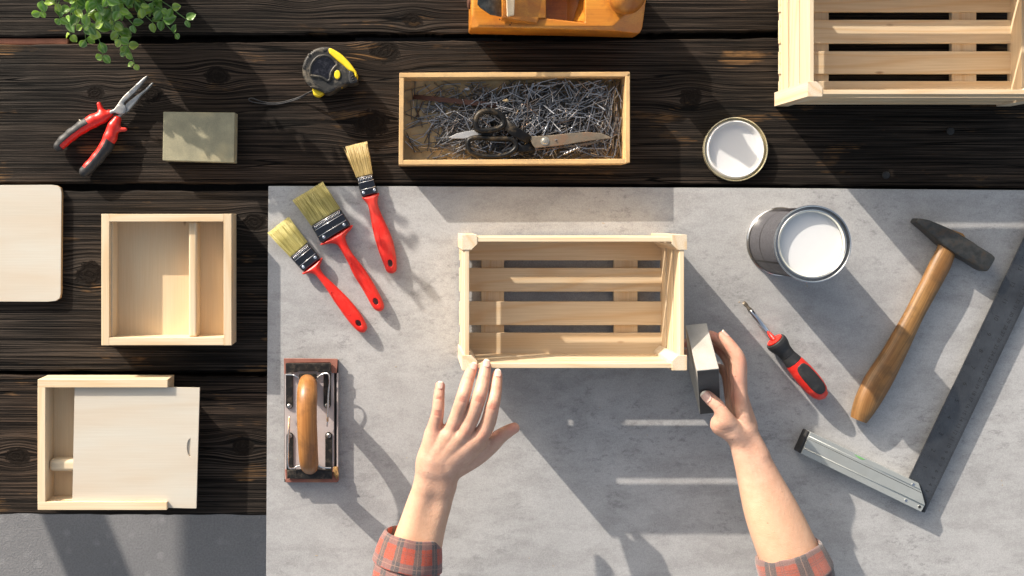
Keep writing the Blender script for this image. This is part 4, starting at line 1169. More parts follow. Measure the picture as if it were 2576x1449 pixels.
S0 = P3(RD, 272, 246, .95); S1 = P3(RD, 512, 542, 1.62)
loft("shaft", [S0, S0 + (S1 - S0) * .02, S1], [.32, .36, .36], chrome, t, n=28)
sa = (S1 - S0) / np.linalg.norm(S1 - S0)
loft("bit_socket", [S0 - sa * .12, S0 + sa * .05], [.37, .37], worn_steel, t, n=6)
bt = P3(RD, 193, 150, .72)
brass = simple("brown_tool_steel", (.20, .17, .13), .35, .8)
loft("bit", [S0 - sa * .05, S0 - sa * .35, S0 - sa * .6, S0 + (bt - S0) * .72, bt], [(.27, .27), (.27, .26), (.18, .18), (.30, .10), (.24, .035)], brass, t, up=(.25, .1, 1), n=16, power=4)

# ================================================================== HAMMER
RH = ZC(3350, 800, .6555)
t = thing("hammer", (*RH(400, 800, 0), 0), "old hammer with dark steel head and worn wooden handle, lying on the board", "hammer")
hw = wood("worn_ash_handle", (.34, .185, .06), (.19, .09, .026), coords='UV', rings=6, rough=.48, fiber=.7, blotch=.9, worn=(.10, .055, .02), bump=.25)
hpth = [(668, 270, 1.5), (660, 320, 1.5), (628, 395, 1.5), (590, 470, 1.5), (535, 570, 1.45), (470, 695, 1.4), (395, 840, 1.35), (315, 990, 1.4), (245, 1110, 1.45), (190, 1210, 1.4), (150, 1290, 1.3), (128, 1340, 1.2)]
hr = [(1.15, .8), (1.28, .85), (1.42, .95), (1.38, .95), (1.30, .95), (1.28, .95), (1.42, 1.05), (1.62, 1.2), (1.78, 1.3), (1.70, 1.28), (1.42, 1.15), (1.12, .95)]
o = loft("handle", [P3(RH, *p) for p in hpth], hr, hw, t, n=32, sub=4, power=2.2, wob=.06)
sharp(o, 50)
HA = P3(RH, 470, 122, 1.35); HB = P3(RH, 916, 392, 1.6)
hx = (HB - HA) / np.linalg.norm(HB - HA); HL = np.linalg.norm(HB - HA)
def hp2(s, dy, dz): 
    sv = np.array([-hx[1], hx[0], 0]); return HA + hx * HL * s + sv * dy + np.array([0, 0, dz])
st_ = [(0.0, -.05, .30, .95), (.02, -.05, .42, 1.05), (.12, .12, .72, 1.2), (.28, .10, 1.05, 1.3), (.40, .03, 1.28, 1.36), (.55, 0, 1.36, 1.38), (.70, 0, 1.36, 1.36), (.74, 0, 1.30, 1.3), (.94, -.02, 1.30, 1.3), (.985, -.02, 1.22, 1.22), (1.0, -.02, 1.08, 1.1)]
o = loft("head", [hp2(s, dy, 0) for s, dy, _, _ in st_], [(a, b) for _, _, a, b in st_], dark_steel, t, n=32, power=5.5)
sharp(o, 40)
prism("wedge_chip", [RH(u, v, 2.4) for u, v in ((700, 180), (770, 205), (785, 228), (720, 205))], 1.0, 2.3, hw, t, bevel=.05)

# ================================================================== TRY SQUARE
RQ = ZC(3100, 1600, .4859)
t = thing("try_square", (*RQ(1230, 850, 0), 0), "metal try square: pale aluminium stock with a dark engraved steel ruler blade", "try square")
alu = simple("painted_aluminium", (.40, .42, .40), .42, .35, .06, 60, .08, 600, dirt=(.2, .19, .16), dirt_amt=.2)
n = NT("engraved_blade_steel"); co = n.coord('Object')
bd = n.noise(n.mapping(co, (900, 90, 900), rot=(0, 0, math.radians(-26))), 1.0, 3, .6)
sc_ = n.noise(n.mapping(co, (20, 420, 20), rot=(0, 0, math.radians(35))), 1.0, 1, .4)
n.set(Base_Color=n.ramp(n.noise(co, 30, 5, .6), [(.3, (.10, .102, .105)), (.7, (.17, .175, .178))]), Metallic=.85,
      Roughness=n.ramp(bd, [(.3, .24), (.7, .38)]), Normal=n.bump(n.math('ADD', bd, n.math('MULTIPLY', n.ramp(sc_, [(.68, 0.), (.72, 1.)]), 2.0)), .12, .0003)); blade_m = n.m
zb0, zb1 = .95, 1.12
bl0 = np.array(RQ(1235, 930, zb1)); dirv = np.array(D(2576, 598, zb1)) - np.array(D(2287, 1202, zb1)); dirv /= np.linalg.norm(dirv)
lft = np.array(D(2287, 1202, zb1)); rgt = np.array(D(2327, 1290, zb1))
nrm = np.array([dirv[1], -dirv[0]])      # towards the right edge
Wd = float((rgt - lft) @ nrm)
end_l = lft + dirv * 44; start_l = lft - dirv * float((lft - rgt) @ dirv)
prism("blade", [tuple(start_l + dirv * .0), tuple(rgt), tuple(rgt + dirv * (44 + (lft - rgt) @ dirv)), tuple(end_l)], zb0, zb1, blade_m, t, bevel=.02)
etch = simple("etched_black", (.012, .012, .012), .6, 0, .1, 60, 0)
V = []; F = []
def tick(p, d, w, L):
    n0 = len(V); a = np.array(p); e = dirv * w / 2
    for q in (a - e, a + e, a + e + d * L, a - e + d * L): V.append((q[0], q[1], zb1 + .004))
    F.append((n0, n0 + 1, n0 + 2, n0 + 3))
def along(px_, py_):   # blade coordinate of a point of the photograph
    return float((np.array(D(px_, py_, zb1)) - rgt) @ dirv)
RB = lambda u, v: ((3350 + u * .6555) / 1.59013, (800 + v * .6555) / 1.59013)
# centimetre numbers: 33 and 12 are read off the photograph
c33, c12 = along(*RB(1120, 578)), along(*RB(710, 1412)); cmL = (c33 - c12) / 21.0
i12, i1 = along(*RB(1068, 515)), along((3100 + 1230 * .4859) / 1.59013, (1600 + 548 * .4859) / 1.59013); inL = (i12 - i1) / 11.0
def cm_pos(k): return c12 + (k - 12) * cmL
def in_pos(k): return i1 + (k - 1) * inL
for k in range(2 * 10, 37 * 10):
    L = .55 if k % 10 == 0 else (.42 if k % 5 == 0 else .28)
    tick(rgt + dirv * (cm_pos(k / 10) + .18), -nrm, .028, L)
for k in range(0, 15 * 16):
    p_ = in_pos(k / 16) + .25
    if p_ < 2.5: continue
    L = .8 if k % 16 == 0 else (.6 if k % 8 == 0 else (.45 if k % 4 == 0 else .3))
    tick(rgt + dirv * p_ - nrm * Wd, nrm, .028, L)
raw("graduations", V, F, etch, t)["kind"] = "stuff"
V = []; F = []
def number(txt, centre, size):
    cu = bpy.data.curves.new("t", 'FONT'); cu.body = txt; cu.size = size; cu.align_x = 'CENTER'; cu.align_y = 'CENTER'
    ob = bpy.data.objects.new("t", cu); COL.objects.link(ob)
    bpy.context.view_layer.update()
    me = ob.evaluated_get(bpy.context.evaluated_depsgraph_get()).to_mesh()
    n0 = len(V)
    rd = -dirv; up_ = np.array([-rd[1], rd[0]])
    for v in me.vertices: q = centre + rd * v.co.x + up_ * v.co.y; V.append((q[0], q[1], zb1 + .006))
    for p in me.polygons: F.append(tuple(n0 + i for i in p.vertices))
    bpy.data.objects.remove(ob, do_unlink=True); bpy.data.curves.remove(cu)
for k in range(3, 36): number(str(k), rgt + dirv * cm_pos(k) - nrm * 1.05, .72)
for k in range(1, 15): number(str(k), rgt + dirv * in_pos(k) - nrm * (Wd - 1.35), .85)
raw("numerals", V, F, etch, t)
ZS = 1.9
stp = [RQ(u, v, ZS) for u, v in ((292, 262), (215, 442), (1205, 922), (1237, 862), (1212, 765), (1185, 686))]
prism("stock", stp, .02, ZS, alu, t, bevel=.07)
prism("end_cap", [RQ(u, v, ZS) for u, v in ((291, 262), (270, 258), (194, 430), (214, 442))], .05, ZS - .1, black_rubber, t, bevel=.08)
prism("corner_strip", [RQ(u, v, 1.5) for u, v in ((1188, 686), (1240, 862), (1212, 925), (1238, 930), (1258, 850), (1205, 700))], .1, 1.3, black_rubber, t, bevel=.03)
loft("groove_line", [P3(RQ, 276, 319, ZS + .005), P3(RQ, 1206, 764, ZS + .005)], [(.035, .012)] * 2, simple("groove_dark", (.05, .05, .045), .6), t, n=8)
loft("raised_bead", [P3(RQ, 238, 396, ZS), P3(RQ, 1226, 868, ZS)], [(.09, .06)] * 2, alu, t, n=10)
loft("raised_bead", [P3(RQ, 283, 300, ZS - .01), P3(RQ, 1195, 738, ZS - .01)], [(.07, .03)] * 2, alu, t, n=10)
vial = simple("green_vial", (.25, .62, .20), .12, 0, .05); n = vial.node_tree.nodes["Principled BSDF"]; n.inputs['Transmission Weight'].default_value = .3
prism("level_vial", [RQ(u, v, ZS) for u, v in ((652, 446), (668, 462), (695, 482), (722, 492), (745, 490), (700, 468))], 1.0, ZS + .03, vial, t, bevel=.02)
for u, v, m_ in ((1140, 697, chrome), (1080, 828, chrome), (1191, 880, black_rubber)):  # the black third disc stands for a hole, its shade put into the colour
    lathe("rivet", [(.2, 0), (.2, .03), (.12, .05), (0, .02)], (*RQ(u, v, ZS), ZS), m_, t, n=20)
    lathe("rivet_seat", [(.27, 0), (.25, .025), (.2, .0)], (*RQ(u, v, ZS), ZS), alu, t, n=20, caps=False)

# ================================================================== HAND PLANE (top edge)
RP = ZC(1800, 0, .3494)
t = thing("hand_plane", (*RP(1200, 100, PT), PT), "orange varnished wooden hand plane at the top edge above the nail tray", "hand plane")
orange = wood("orange_varnish", (.62, .27, .035), (.45, .15, .018), 0, rings=5, rough=.3, fiber=.3, blotch=.6, worn=(.30, .10, .02), bump=.2)
orange_end = wood("orange_varnish_end", (.50, .21, .03), (.34, .11, .015), 1, rings=8, rough=.35, fiber=.3, blotch=.7, worn=(.25, .08, .02), bump=.3)
TOPZ = 5.2
lo_ = np.array([*RP(200, 420, 0), PT - .1]); hi_ = np.array([*RP(2230, -190, 0), TOPZ + .5]); hi_[1] = RP(0, -190, 0)[1]
body2 = [RP(u, v, 2.5) for u, v in ((232, -170), (226, 200), (226, 330), (240, 350), (1300, 372), (2130, 392), (2170, 380), (2192, 330), (2206, -170))]
thr = [RP(u, v, TOPZ) for u, v in ((600, -150), (600, 195), (1105, 210), (1545, 258), (1548, -150))]
def plane_f(X, Y, Z):
    d2 = poly2(X[:, :, 0], Y[:, :, 0], body2)[:, :, None]
    d = rext(d2, Z, (PT + TOPZ) / 2, (TOPZ - PT) / 2, .45)
    # hollowed corner at the toe and rounded heel
    a = P3(RP, 1905, 262, TOPZ); nv = np.array([.42, -.45, .79])
    d = np.maximum(d, (X - a[0]) * nv[0] + (Y - a[1]) * nv[1] + (Z - a[2]) * nv[2])
    a = P3(RP, 310, 250, TOPZ); nv = np.array([-.55, -.35, .75]); nv /= np.linalg.norm(nv)
    d = np.maximum(d, (X - a[0]) * nv[0] + (Y - a[1]) * nv[1] + (Z - a[2]) * nv[2])
    a = P3(RP, 1200, 300, TOPZ); nv = np.array([0, -.75, .66])
    d = np.maximum(d, (X - a[0]) * nv[0] + (Y - a[1]) * nv[1] + (Z - a[2]) * nv[2])
    t2 = poly2(X[:, :, 0], Y[:, :, 0], thr)[:, :, None]
    slope = (X - RP(1320, 0, 0)[0]) * .55          # front wall of the throat slants
    return np.maximum(d, -np.maximum(t2, 1.0 - Z + np.maximum(0, slope)))
sdf_obj("body", plane_f, lo_, hi_, .11, orange, t)
def slab(name, uv4, z4, thick, mat, par, bevel=.08):
    T_ = [P3(RP, u, v, z) for (u, v), z in zip(uv4, z4)]
    V_ = [tuple(p - np.array([0, 0, thick])) for p in T_] + [tuple(p) for p in T_]
    n_ = len(T_)
    F_ = [tuple(range(n_)), tuple(range(n_, 2 * n_))] + [(i, (i + 1) % n_, n_ + (i + 1) % n_, n_ + i) for i in range(n_)]
    return raw(name, V_, F_, mat, par, bevel=bevel)
iron = simple("pitted_plane_iron", (.075, .08, .072), .45, .6, .45, 130, .4, 400, dirt=(.16, .16, .14), dirt_amt=.4)
slab("iron", [(318, -160), (316, 48), (345, 85), (462, 166), (590, 190), (640, 190), (640, -160)], [8.6, 8.6, 8.4, 7.6, 6.9, 6.6, 6.6], .35, iron, t)
slab("wedge", [(596, -160), (600, 196), (740, 225), (1000, 262), (1015, 205), (1100, 205), (1100, -160)], [8.1, 8.1, 7.4, 5.9, 5.7, 5.3, 5.3], 2.6, orange, t, .12)
slab("wedge_cap", [(640, -160), (655, 188), (735, 172), (748, -160)], [8.5, 8.5, 8.1, 8.1], .5, pine_x, t, .1)
slab("throat_cheek", [(1555, -160), (1545, 252), (1412, 240), (1500, -60), (1500, -160)], [TOPZ - .1, TOPZ - .1, 2.2, 2.2, 2.2], .8, orange, t, .05)
kp = P3(RP, 1985, -5, TOPZ)
lathe("front_knob", [(1.7, -.3), (2.15, .3), (2.42, 1.3), (2.35, 2.2), (1.85, 3.1), (1.25, 3.8), (1.0, 4.4), (1.05, 4.9), (.8, 5.25), (0, 5.35)], kp, orange_end, t, axis=(.10, .08, 1), n=48)
lathe("strike_button", [(1.0, 0), (1.0, .3), (.7, .45), (0, .5)], P3(RP, 236, 20, 3.2), simple("rusty_button", (.12, .055, .035), .7, .3, .4), t, axis=(-1, 0, 0), n=28)
for u, v in ((570, 222), (705, 262), (688, 284), (608, 203)):
    lathe("worm_hole", [(.10, 0), (.10, .02), (0, .02)], P3(RP, u, v, TOPZ - .02), foam, t, n=10)

# ================================================================== POTTED PLANT
n = NT("leaf_green"); ri = n.rand(); co = n.coord('Object'); ly_ = n.noise(co, 60, 3, .5)
tn = n.new("ShaderNodeAttribute"); tn.attribute_name = "tone"
lc = n.ramp(ri, [(0, (.05, .16, .015)), (.35, (.12, .30, .022)), (.7, (.25, .45, .03)), (1, (.45, .58, .06))])
lc = n.mix(n.math('MULTIPLY', n.sep(tn.outputs['Color'])[0], .55), lc, (.45, .58, .30))
lc = n.mix(n.math('MULTIPLY', n.ramp(ly_, [(.35, 1.), (.6, 0.)]), .4), lc, (.05, .13, .02))
n.set(Base_Color=lc, Roughness=.36, Subsurface_Weight=.0, Normal=n.bump(n.noise(co, 300, 2, .5), .15, .0005))
tr = n.new("ShaderNodeBsdfTranslucent"); mx = n.new("ShaderNodeMixShader"); mx.inputs[0].default_value = .22
n.link(n.mix(1.0, lc, (1.3, 1.5, .5), 'MULTIPLY'), tr.inputs[0]); n.link(n.b.outputs[0], mx.inputs[1]); n.link(tr.outputs[0], mx.inputs[2])
n.link(mx.outputs[0], n.t.nodes["Material Output"].inputs[0]); leaf_m = n.m
stem_m = simple("stem_green", (.12, .24, .06), .5, 0, .15)
def leaf_mesh(seed):
    r_ = random.Random(seed); L, W = 1.0, r_.uniform(.36, .45); nx_, ny_ = 7, 4
    V = []; F = []; tone = []
    cup = r_.uniform(.10, .24); bend = r_.uniform(-.28, .18)
    for i in range(nx_ + 1):
        s = i / nx_; w = W * (math.sin(math.pi * min(1, s ** .80 * 1.0)) ** .72 if 0 < s < 1 else 0) * (1.0)
        for j in range(ny_ + 1):
            q = (j / ny_) * 2 - 1
            V.append((.06 + s * L, q * w, cup * (q * q) * (w / W + .01) + bend * s * s + .03 * math.sin(s * 9)))
            tone.append(max(abs(q) ** 6, 1 - min(1, abs(q) * 5)) if w > 0 else .6)
    for i in range(nx_):
        for j in range(ny_):
            a = i * (ny_ + 1) + j; F.append((a, a + ny_ + 1, a + ny_ + 2, a + 1))
    me = bpy.data.meshes.new("leaf"); me.from_pydata([tuple(c * K for c in v) for v in V], [], F)
    a = me.color_attributes.new(name="tone", type='FLOAT_COLOR', domain='POINT')
    a.data.foreach_set("color", np.array([[t_, t_, t_, 1] for t_ in tone], np.float32).ravel())
    me.polygons.foreach_set("use_smooth", [True] * len(me.polygons)); me.materials.append(leaf_m)
    return me
LEAVES = [leaf_mesh(s) for s in range(6)]
pc = D(262, -118, PT)
plant = thing("potted_plant", (*pc, PT), "bushy green plant with small rounded leaves hanging in from the top left corner", "plant")
lathe("pot", [(0, 0), (3.6, 0), (3.8, .2), (5.0, 8.4), (5.3, 8.5), (5.3, 9.6), (4.9, 9.6), (4.7, 8.6), (0, 8.4)], (*pc, PT), simple("white_pot", (.6, .6, .58), .5), plant, n=48)
inner = []
def sprig(tip, z0=9.5, droop=1.0, nleaf=13, size=1.15, single=True):
    base_ = np.array([pc[0] + random.uniform(-2, 2), pc[1] + random.uniform(-2, 2), z0])
    tip = np.array(tip); mid = (base_ + tip) / 2 + np.array([random.uniform(-1, 1), random.uniform(-1, 1), 3.2 * droop])
    ts = np.linspace(0, 1, 15)[:, None]
    P_ = (1 - ts) ** 2 * base_ + 2 * ts * (1 - ts) * mid + ts ** 2 * tip
    P_ += np.array([[mnoise.noise(Vector((tip[0], i * .5, k * 9))) * .5 for k in range(3)] for i in range(15)]) * np.linspace(0, 1, 15)[:, None]
    st = loft("stem", P_, np.linspace(.11, .05, 15), stem_m, plant, n=6)
    L_ = np.linalg.norm(P_[-1] - P_[0]); roll = random.uniform(0, 3)
    for i in range(nleaf):
        f_ = 1 - (i // 2 * 2 / nleaf) * .82 - random.uniform(0, .02)
        k_ = f_ * 14; a_ = int(min(13, k_)); p = P_[a_] + (P_[a_ + 1] - P_[a_]) * (k_ - a_)
        T_ = Vector(P_[a_ + 1] - P_[a_]).normalized()
        S_ = T_.cross(Vector((0, 0, 1))).normalized()
        sgn = 1 if i % 2 else -1
        S_ = Quaternion(T_, roll + (i // 2) * 1.35) @ S_
        S_.z = abs(S_.z) * .5
        d_ = (S_.normalized() * sgn * .9 + T_ * (.55 if i > 1 else .9) + Vector((0, 0, random.uniform(-.15, .25)))).normalized()
        up_ = (Vector((0, 0, 1)) + Vector((random.gauss(0, .35), random.gauss(0, .35), 0))).normalized()
        y_ = up_.cross(d_).normalized(); z_ = d_.cross(y_)
        sc = size * random.uniform(.85, 1.3) * (.75 + .35 * min(1, i / 5))
        M = Matrix((d_, y_, z_)).transposed().to_4x4(); M.translation = (Vector(p) - LOC[plant.name]) * K
        M = M @ Matrix.Diagonal((sc, sc, sc, 1))
        if single:
            o = bpy.data.objects.new("leaf", random.choice(LEAVES)); COL.objects.link(o); o.parent = st; o.matrix_local = M
        else: inner.append((random.choice(LEAVES), M))
def tip_at(px_, py_, z): return (*D(px_, py_, z), z)
for px_, py_, z in ((176, 91, 4), (216, 98, 3.5), (257, 142, 2.5), (342, 163, 2.2), (441, 81, 4.5), (469, 49, 6), (103, 30, 7), (300, 100, 7.5), (228, 66, 8.5), (150, 52, 7), (330, 66, 9), (265, 58, 11), (385, 56, 7),
                    (190, 22, 10), (245, 15, 13), (300, 28, 13), (355, 20, 11), (410, 28, 8), (140, 12, 9), (315, 130, 4)):
    sprig(tip_at(px_, py_, z), nleaf=14, droop=1.0 if z < 12 else .2, size=1.5)
for px_, py_, z in ((120, -30, 10), (420, -40, 10), (210, -30, 15), (320, -50, 17), (160, -140, 16), (380, -150, 17), (260, -140, 20), (200, -220, 16), (320, -230, 17), (60, -110, 11), (480, -90, 11), (270, 0, 15), (230, -60, 18), (330, -110, 19)):
    sprig(tip_at(px_, py_, z), nleaf=16, droop=.5, size=1.6, single=False)
bmi = bmesh.new()
for me_, M in inner:
    n0 = len(bmi.verts); bmi.from_mesh(me_); bmi.verts.ensure_lookup_table()
    bmesh.ops.transform(bmi, matrix=M, verts=bmi.verts[n0:])
mi = bpy.data.meshes.new("inner_foliage"); bmi.to_mesh(mi); bmi.free(); mi.materials.append(leaf_m)
mi.polygons.foreach_set("use_smooth", [True] * len(mi.polygons))
o = bpy.data.objects.new("inner_foliage", mi); COL.objects.link(o); o.parent = plant; o['kind'] = 'stuff'

# ================================================================== BLOCK IN THE HAND
R6b = ZC(2720, 1270, .3587)
ridge0 = P3(R6b, 190, 595, 12.6); ridge1 = P3(R6b, 437, 570, 12.5)
topL = P3(R6b, 58, 85, 8.7)
vv = topL - ridge0; uu = ridge1 - ridge0
botL = P3(R6b, 222, 1083, 3.6); ww = botL - ridge0
t = thing("sanding_block", ridge0 + (vv + ww + uu) / 2, "pale dusty sanding block held upright in the right hand beside the crate", "sanding block")
gb = grit("pale_dusty_grit", (.40, .37, .32), (.48, .45, .40))
bv = []
for k_ in ((0, 0, 0), (1, 0, 0), (1, 1, 0), (0, 1, 0), (0, 0, 1), (1, 0, 1), (1, 1, 1), (0, 1, 1)):
    bv.append(tuple(ridge0 + uu * k_[0] + vv * k_[1] + ww * k_[2]))
raw("block_body", bv, BOXF, gb, t, bevel=.10, seg=3)
obox("foam_side", ridge0 + uu / 2 + ww / 2 + vv * .004, uu * .485, vv * .008, ww * .49, grit("dark_foam", (.075, .07, .066), (.105, .10, .094)), t, bevel=.03)

# ================================================================== THE PERSON
n = NT("skin"); co = n.coord('Object'); at = n.new("ShaderNodeAttribute"); at.attribute_name = "tone"
rd_, gd_, bd_ = n.sep(at.outputs['Color'])
s1 = n.noise(co, 38, 6, .72); s2 = n.noise(co, 160, 3, .6)
c_ = n.ramp(s1, [(.3, (.47, .26, .175)), (.7, (.61, .375, .27))])
c_ = n.mix(n.math('MULTIPLY', rd_, .85), c_, (.60, .19, .14))
c_ = n.mix(n.math('MULTIPLY', gd_, .8), c_, (.38, .13, .09))
c_ = n.mix(n.math('MULTIPLY', bd_, .45), c_, (.66, .40, .24))
mv = n.voronoi(co, 42); c_ = n.mix(n.math('MULTIPLY', n.ramp(mv, [(.035, 1.), (.05, 0.)]), .6), c_, (.25, .11, .06))
cell = n.voronoi(co, 700); lines = n.noise(n.mapping(co, (260, 420, 260)), 1., 3, .65)
n.set(Base_Color=c_, Roughness=.47, Subsurface_Weight=.12, Subsurface_Radius=(1.0, .35, .18), Subsurface_Scale=.006,
      Normal=n.bump(n.math('ADD', n.math('MULTIPLY', cell, .5), n.math('ADD', lines, s2)), .5, .0007), Specular_IOR_Level=.4)
skin = n.m
n = NT("fingernail"); at = n.new("ShaderNodeAttribute"); at.attribute_name = "tone"
n.set(Base_Color=n.mix(n.sep(at.outputs['Color'])[0], (.60, .37, .30), (.74, .67, .53)), Roughness=.22, Coat_Weight=.3); nail_m = n.m

person = thing("person", (*D(1560, 1600, 6), 0), "person in red and grey checked sleeves, one hand on the crate, one holding a block", "person")

class Hand:
    def __init__(s): s.segs = []; s.creases = []; s.spots = []; s.warm = None
    def add(s, pts, k): s.segs.append((pts, k))
    def dist(s, X, Y, Z):
        xs = [X.ravel(), Y.ravel(), Z.ravel()]
        V = np.full([len(q) for q in xs], 4.0, np.float32)
        def sub(lo, hi):
            return tuple(slice(max(0, int(np.searchsorted(a, l)) - 1), int(np.searchsorted(a, h)) + 1) for a, l, h in zip(xs, lo, hi))
        def loc(sl): return X[sl[0]], Y[:, sl[1]], Z[:, :, sl[2]]
        for pts, k in s.segs:
            A = np.array([np.append(p, r_) for p, r_ in pts])
            A = smooth_pts(A, 10 if A[:, 3].max() > 1.5 else 5, closed=False)
            c = np.full(V.shape, 4.0, np.float32)
            for a, b in zip(A[:-1], A[1:]):
                rm = max(a[3], b[3]) + 1.1
                sl = sub(np.minimum(a[:3], b[:3]) - rm, np.maximum(a[:3], b[:3]) + rm)
                x, y, z = loc(sl); c[sl] = np.minimum(c[sl], cone(x, y, z, a[:3], b[:3], a[3], b[3]))
            rm = A[:, 3].max() + 1.1; sl = sub(A[:, :3].min(0) - rm, A[:, :3].max(0) + rm)
            V[sl] = smin(V[sl], c[sl], k)
        for p, r_, amt in s.creases:
            sl = sub(np.array(p) - 3 * r_, np.array(p) + 3 * r_); x, y, z = loc(sl)
            V[sl] += amt * np.exp(-((x - p[0]) ** 2 + (y - p[1]) ** 2 + (z - p[2]) ** 2) / (r_ * r_))
        for p, q, r_, amt in s.lines_:
            sl = sub(np.minimum(p, q) - 3 * r_, np.maximum(p, q) + 3 * r_); x, y, z = loc(sl)
            V[sl] += amt * np.exp(-(cone(x, y, z, p, q, 0, 0) / r_) ** 2)
        return V
    lines_ = []
def build_arm(hand, name, lo, hi, res, nails, label=None):
    def colf(W):
        w = W.astype(np.float32); red = np.zeros(len(w)); crease_shade = np.zeros(len(w))
        for p, r_, a in hand.spots:
            red += a * np.exp(-((w - np.array(p)) ** 2).sum(1) / (r_ * r_))
        for p, q, r_, amt in hand.lines_:
            if amt > 0: c = cone(w[:, 0], w[:, 1], w[:, 2], p, q, 0, 0); crease_shade += .8 * np.exp(-(c / (r_ * 1.2)) ** 2)  # crease shade is painted into the skin's vertex colour
        warm = np.clip((hand.warm - w[:, 1]) / 8, 0, 1)
        return np.stack([np.clip(red, 0, 1), np.clip(crease_shade, 0, 1), warm, np.ones(len(w))], 1)
    arm = sdf_obj(name, hand.dist, lo, hi, res, skin, person, colf=colf,
                  relaxf=lambda W: np.clip((hand.warm - W[:, 1]) / 3, 0.015, .8))
    for tip, dip, r_, wn, up_, ln in nails:
        tip = np.array(tip, float); dip = np.array(dip, float); a = tip - dip; a /= np.linalg.norm(a)
        up_ = np.array(up_, float); up_ -= a * (up_ @ a); up_ /= np.linalg.norm(up_); sd = np.cross(a, up_)
        slope = .10; c = tip + a * (r_ * .18)
        def nf(X, Y, Z):
            px, py, pz = X - c[0], Y - c[1], Z - c[2]
            s_ = px * a[0] + py * a[1] + pz * a[2]; w_ = px * sd[0] + py * sd[1] + pz * sd[2]; h_ = px * up_[0] + py * up_[1] + pz * up_[2]
            # nail plate: a cylinder patch lying on top of the finger tip
            hc_ = np.sqrt(w_ ** 2 + h_ ** 2) - (r_ + np.clip(-s_, -1, 2) * slope)
            hc_ = np.abs(hc_ - .03) - .05
            L2 = ln / 2; q = ((np.abs(s_ - (r_ * .75 - L2)) / L2) ** 3.0 + (np.abs(w_) / wn) ** 3.0) ** (1 / 3.0) - 1
            return np.maximum(np.maximum(hc_, q * min(L2, wn)), -h_)
        def ncol(W):
            s_ = (W - c) @ a; f_ = np.clip((s_ - (r_ * .75 - ln * .20)) / .06, 0, 1)
            return np.stack([f_, f_, f_, np.ones(len(W))], 1)
        sdf_obj("fingernail", nf, c - r_ * 1.9, c + r_ * 1.9, .045, nail_m, arm, colf=ncol)
    return arm

# ---- left hand (resting on the crate's corner)
R5b = ZC(1700, 1420, .3312); R3b = ZC(1450, 1400, .6239)
def raise_(dx, dy):      # the hand slopes up from the finger tips on the rim to the wrist
    return 1.9 if dx < 1128 else 1.9 * min(1, max(0, (dy - 925) / 90))
def L(u, v, z): return P3(R5b, u, v, z + raise_((1700 + u * .3312) / 1.59, (1420 + v * .3312) / 1.59))
def L3(u, v, z): return P3(R3b, u, v, z + 1.9)
h = Hand(); h.lines_ = []
fing = {
 'pinky': [(L(183, 372, 10.6), .62), (L(168, 520, 10.9), .72), (L(155, 690, 11.0), .80), (L(112, 900, 10.2), .95), (L3(430, 690, 9.6), 1.0)],
 'ring': [(L(572, 160, 12.1), .65), (L(522, 290, 12.5), .78), (L(455, 520, 12.6), .88), (L(345, 845, 11.0), .95), (L3(455, 690, 10.0), 1.0)],
 'middle': [(L(733, 130, 12.3), .70), (L(710, 275, 12.6), .81), (L(650, 520, 12.7), .91), (L(490, 900, 11.3), 1.0), (L3(500, 690, 10.2), 1.0)],
 'index': [(L(870, 250, 12.0), .69), (L(855, 395, 12.3), .80), (L(815, 610, 12.4), .90), (L(695, 940, 11.2), 1.02), (L3(560, 690, 10.2), 1.05)]}
for kx in ('pinky', 'ring', 'middle', 'index'): h.add(fing[kx], .13)
# palm
h.add([(L(112, 970, 9.8), 1.12), (L(88, 1090, 9.6), 1.25), (L3(412, 720, 9.2), 1.4), (L3(420, 860, 8.6), 1.6)], .9)
h.add([(L(380, 980, 10.3), 1.2), (L3(470, 760, 9.4), 1.5)], .9)
h.add([(L(280, 960, 10.1), 1.2), (L3(440, 740, 9.3), 1.45)], .9)
h.add([(L(560, 1010, 10.4), 1.2), (L3(530, 760, 9.4), 1.5), (L3(516, 860, 8.6), 1.6)], .9)
h.add([(L(655, 1040, 10.3), 1.15), (L3(575, 740, 9.4), 1.4)], .8)
h.add([(L(1078, 882, 9.6), .70), (L(1005, 920, 9.6), .82), (L(905, 985, 9.5), .95), (L(790, 1085, 9.3), 1.15), (L(610, 1240, 9.0), 1.15), (L3(530, 800, 8.8), 1.3)], .5)
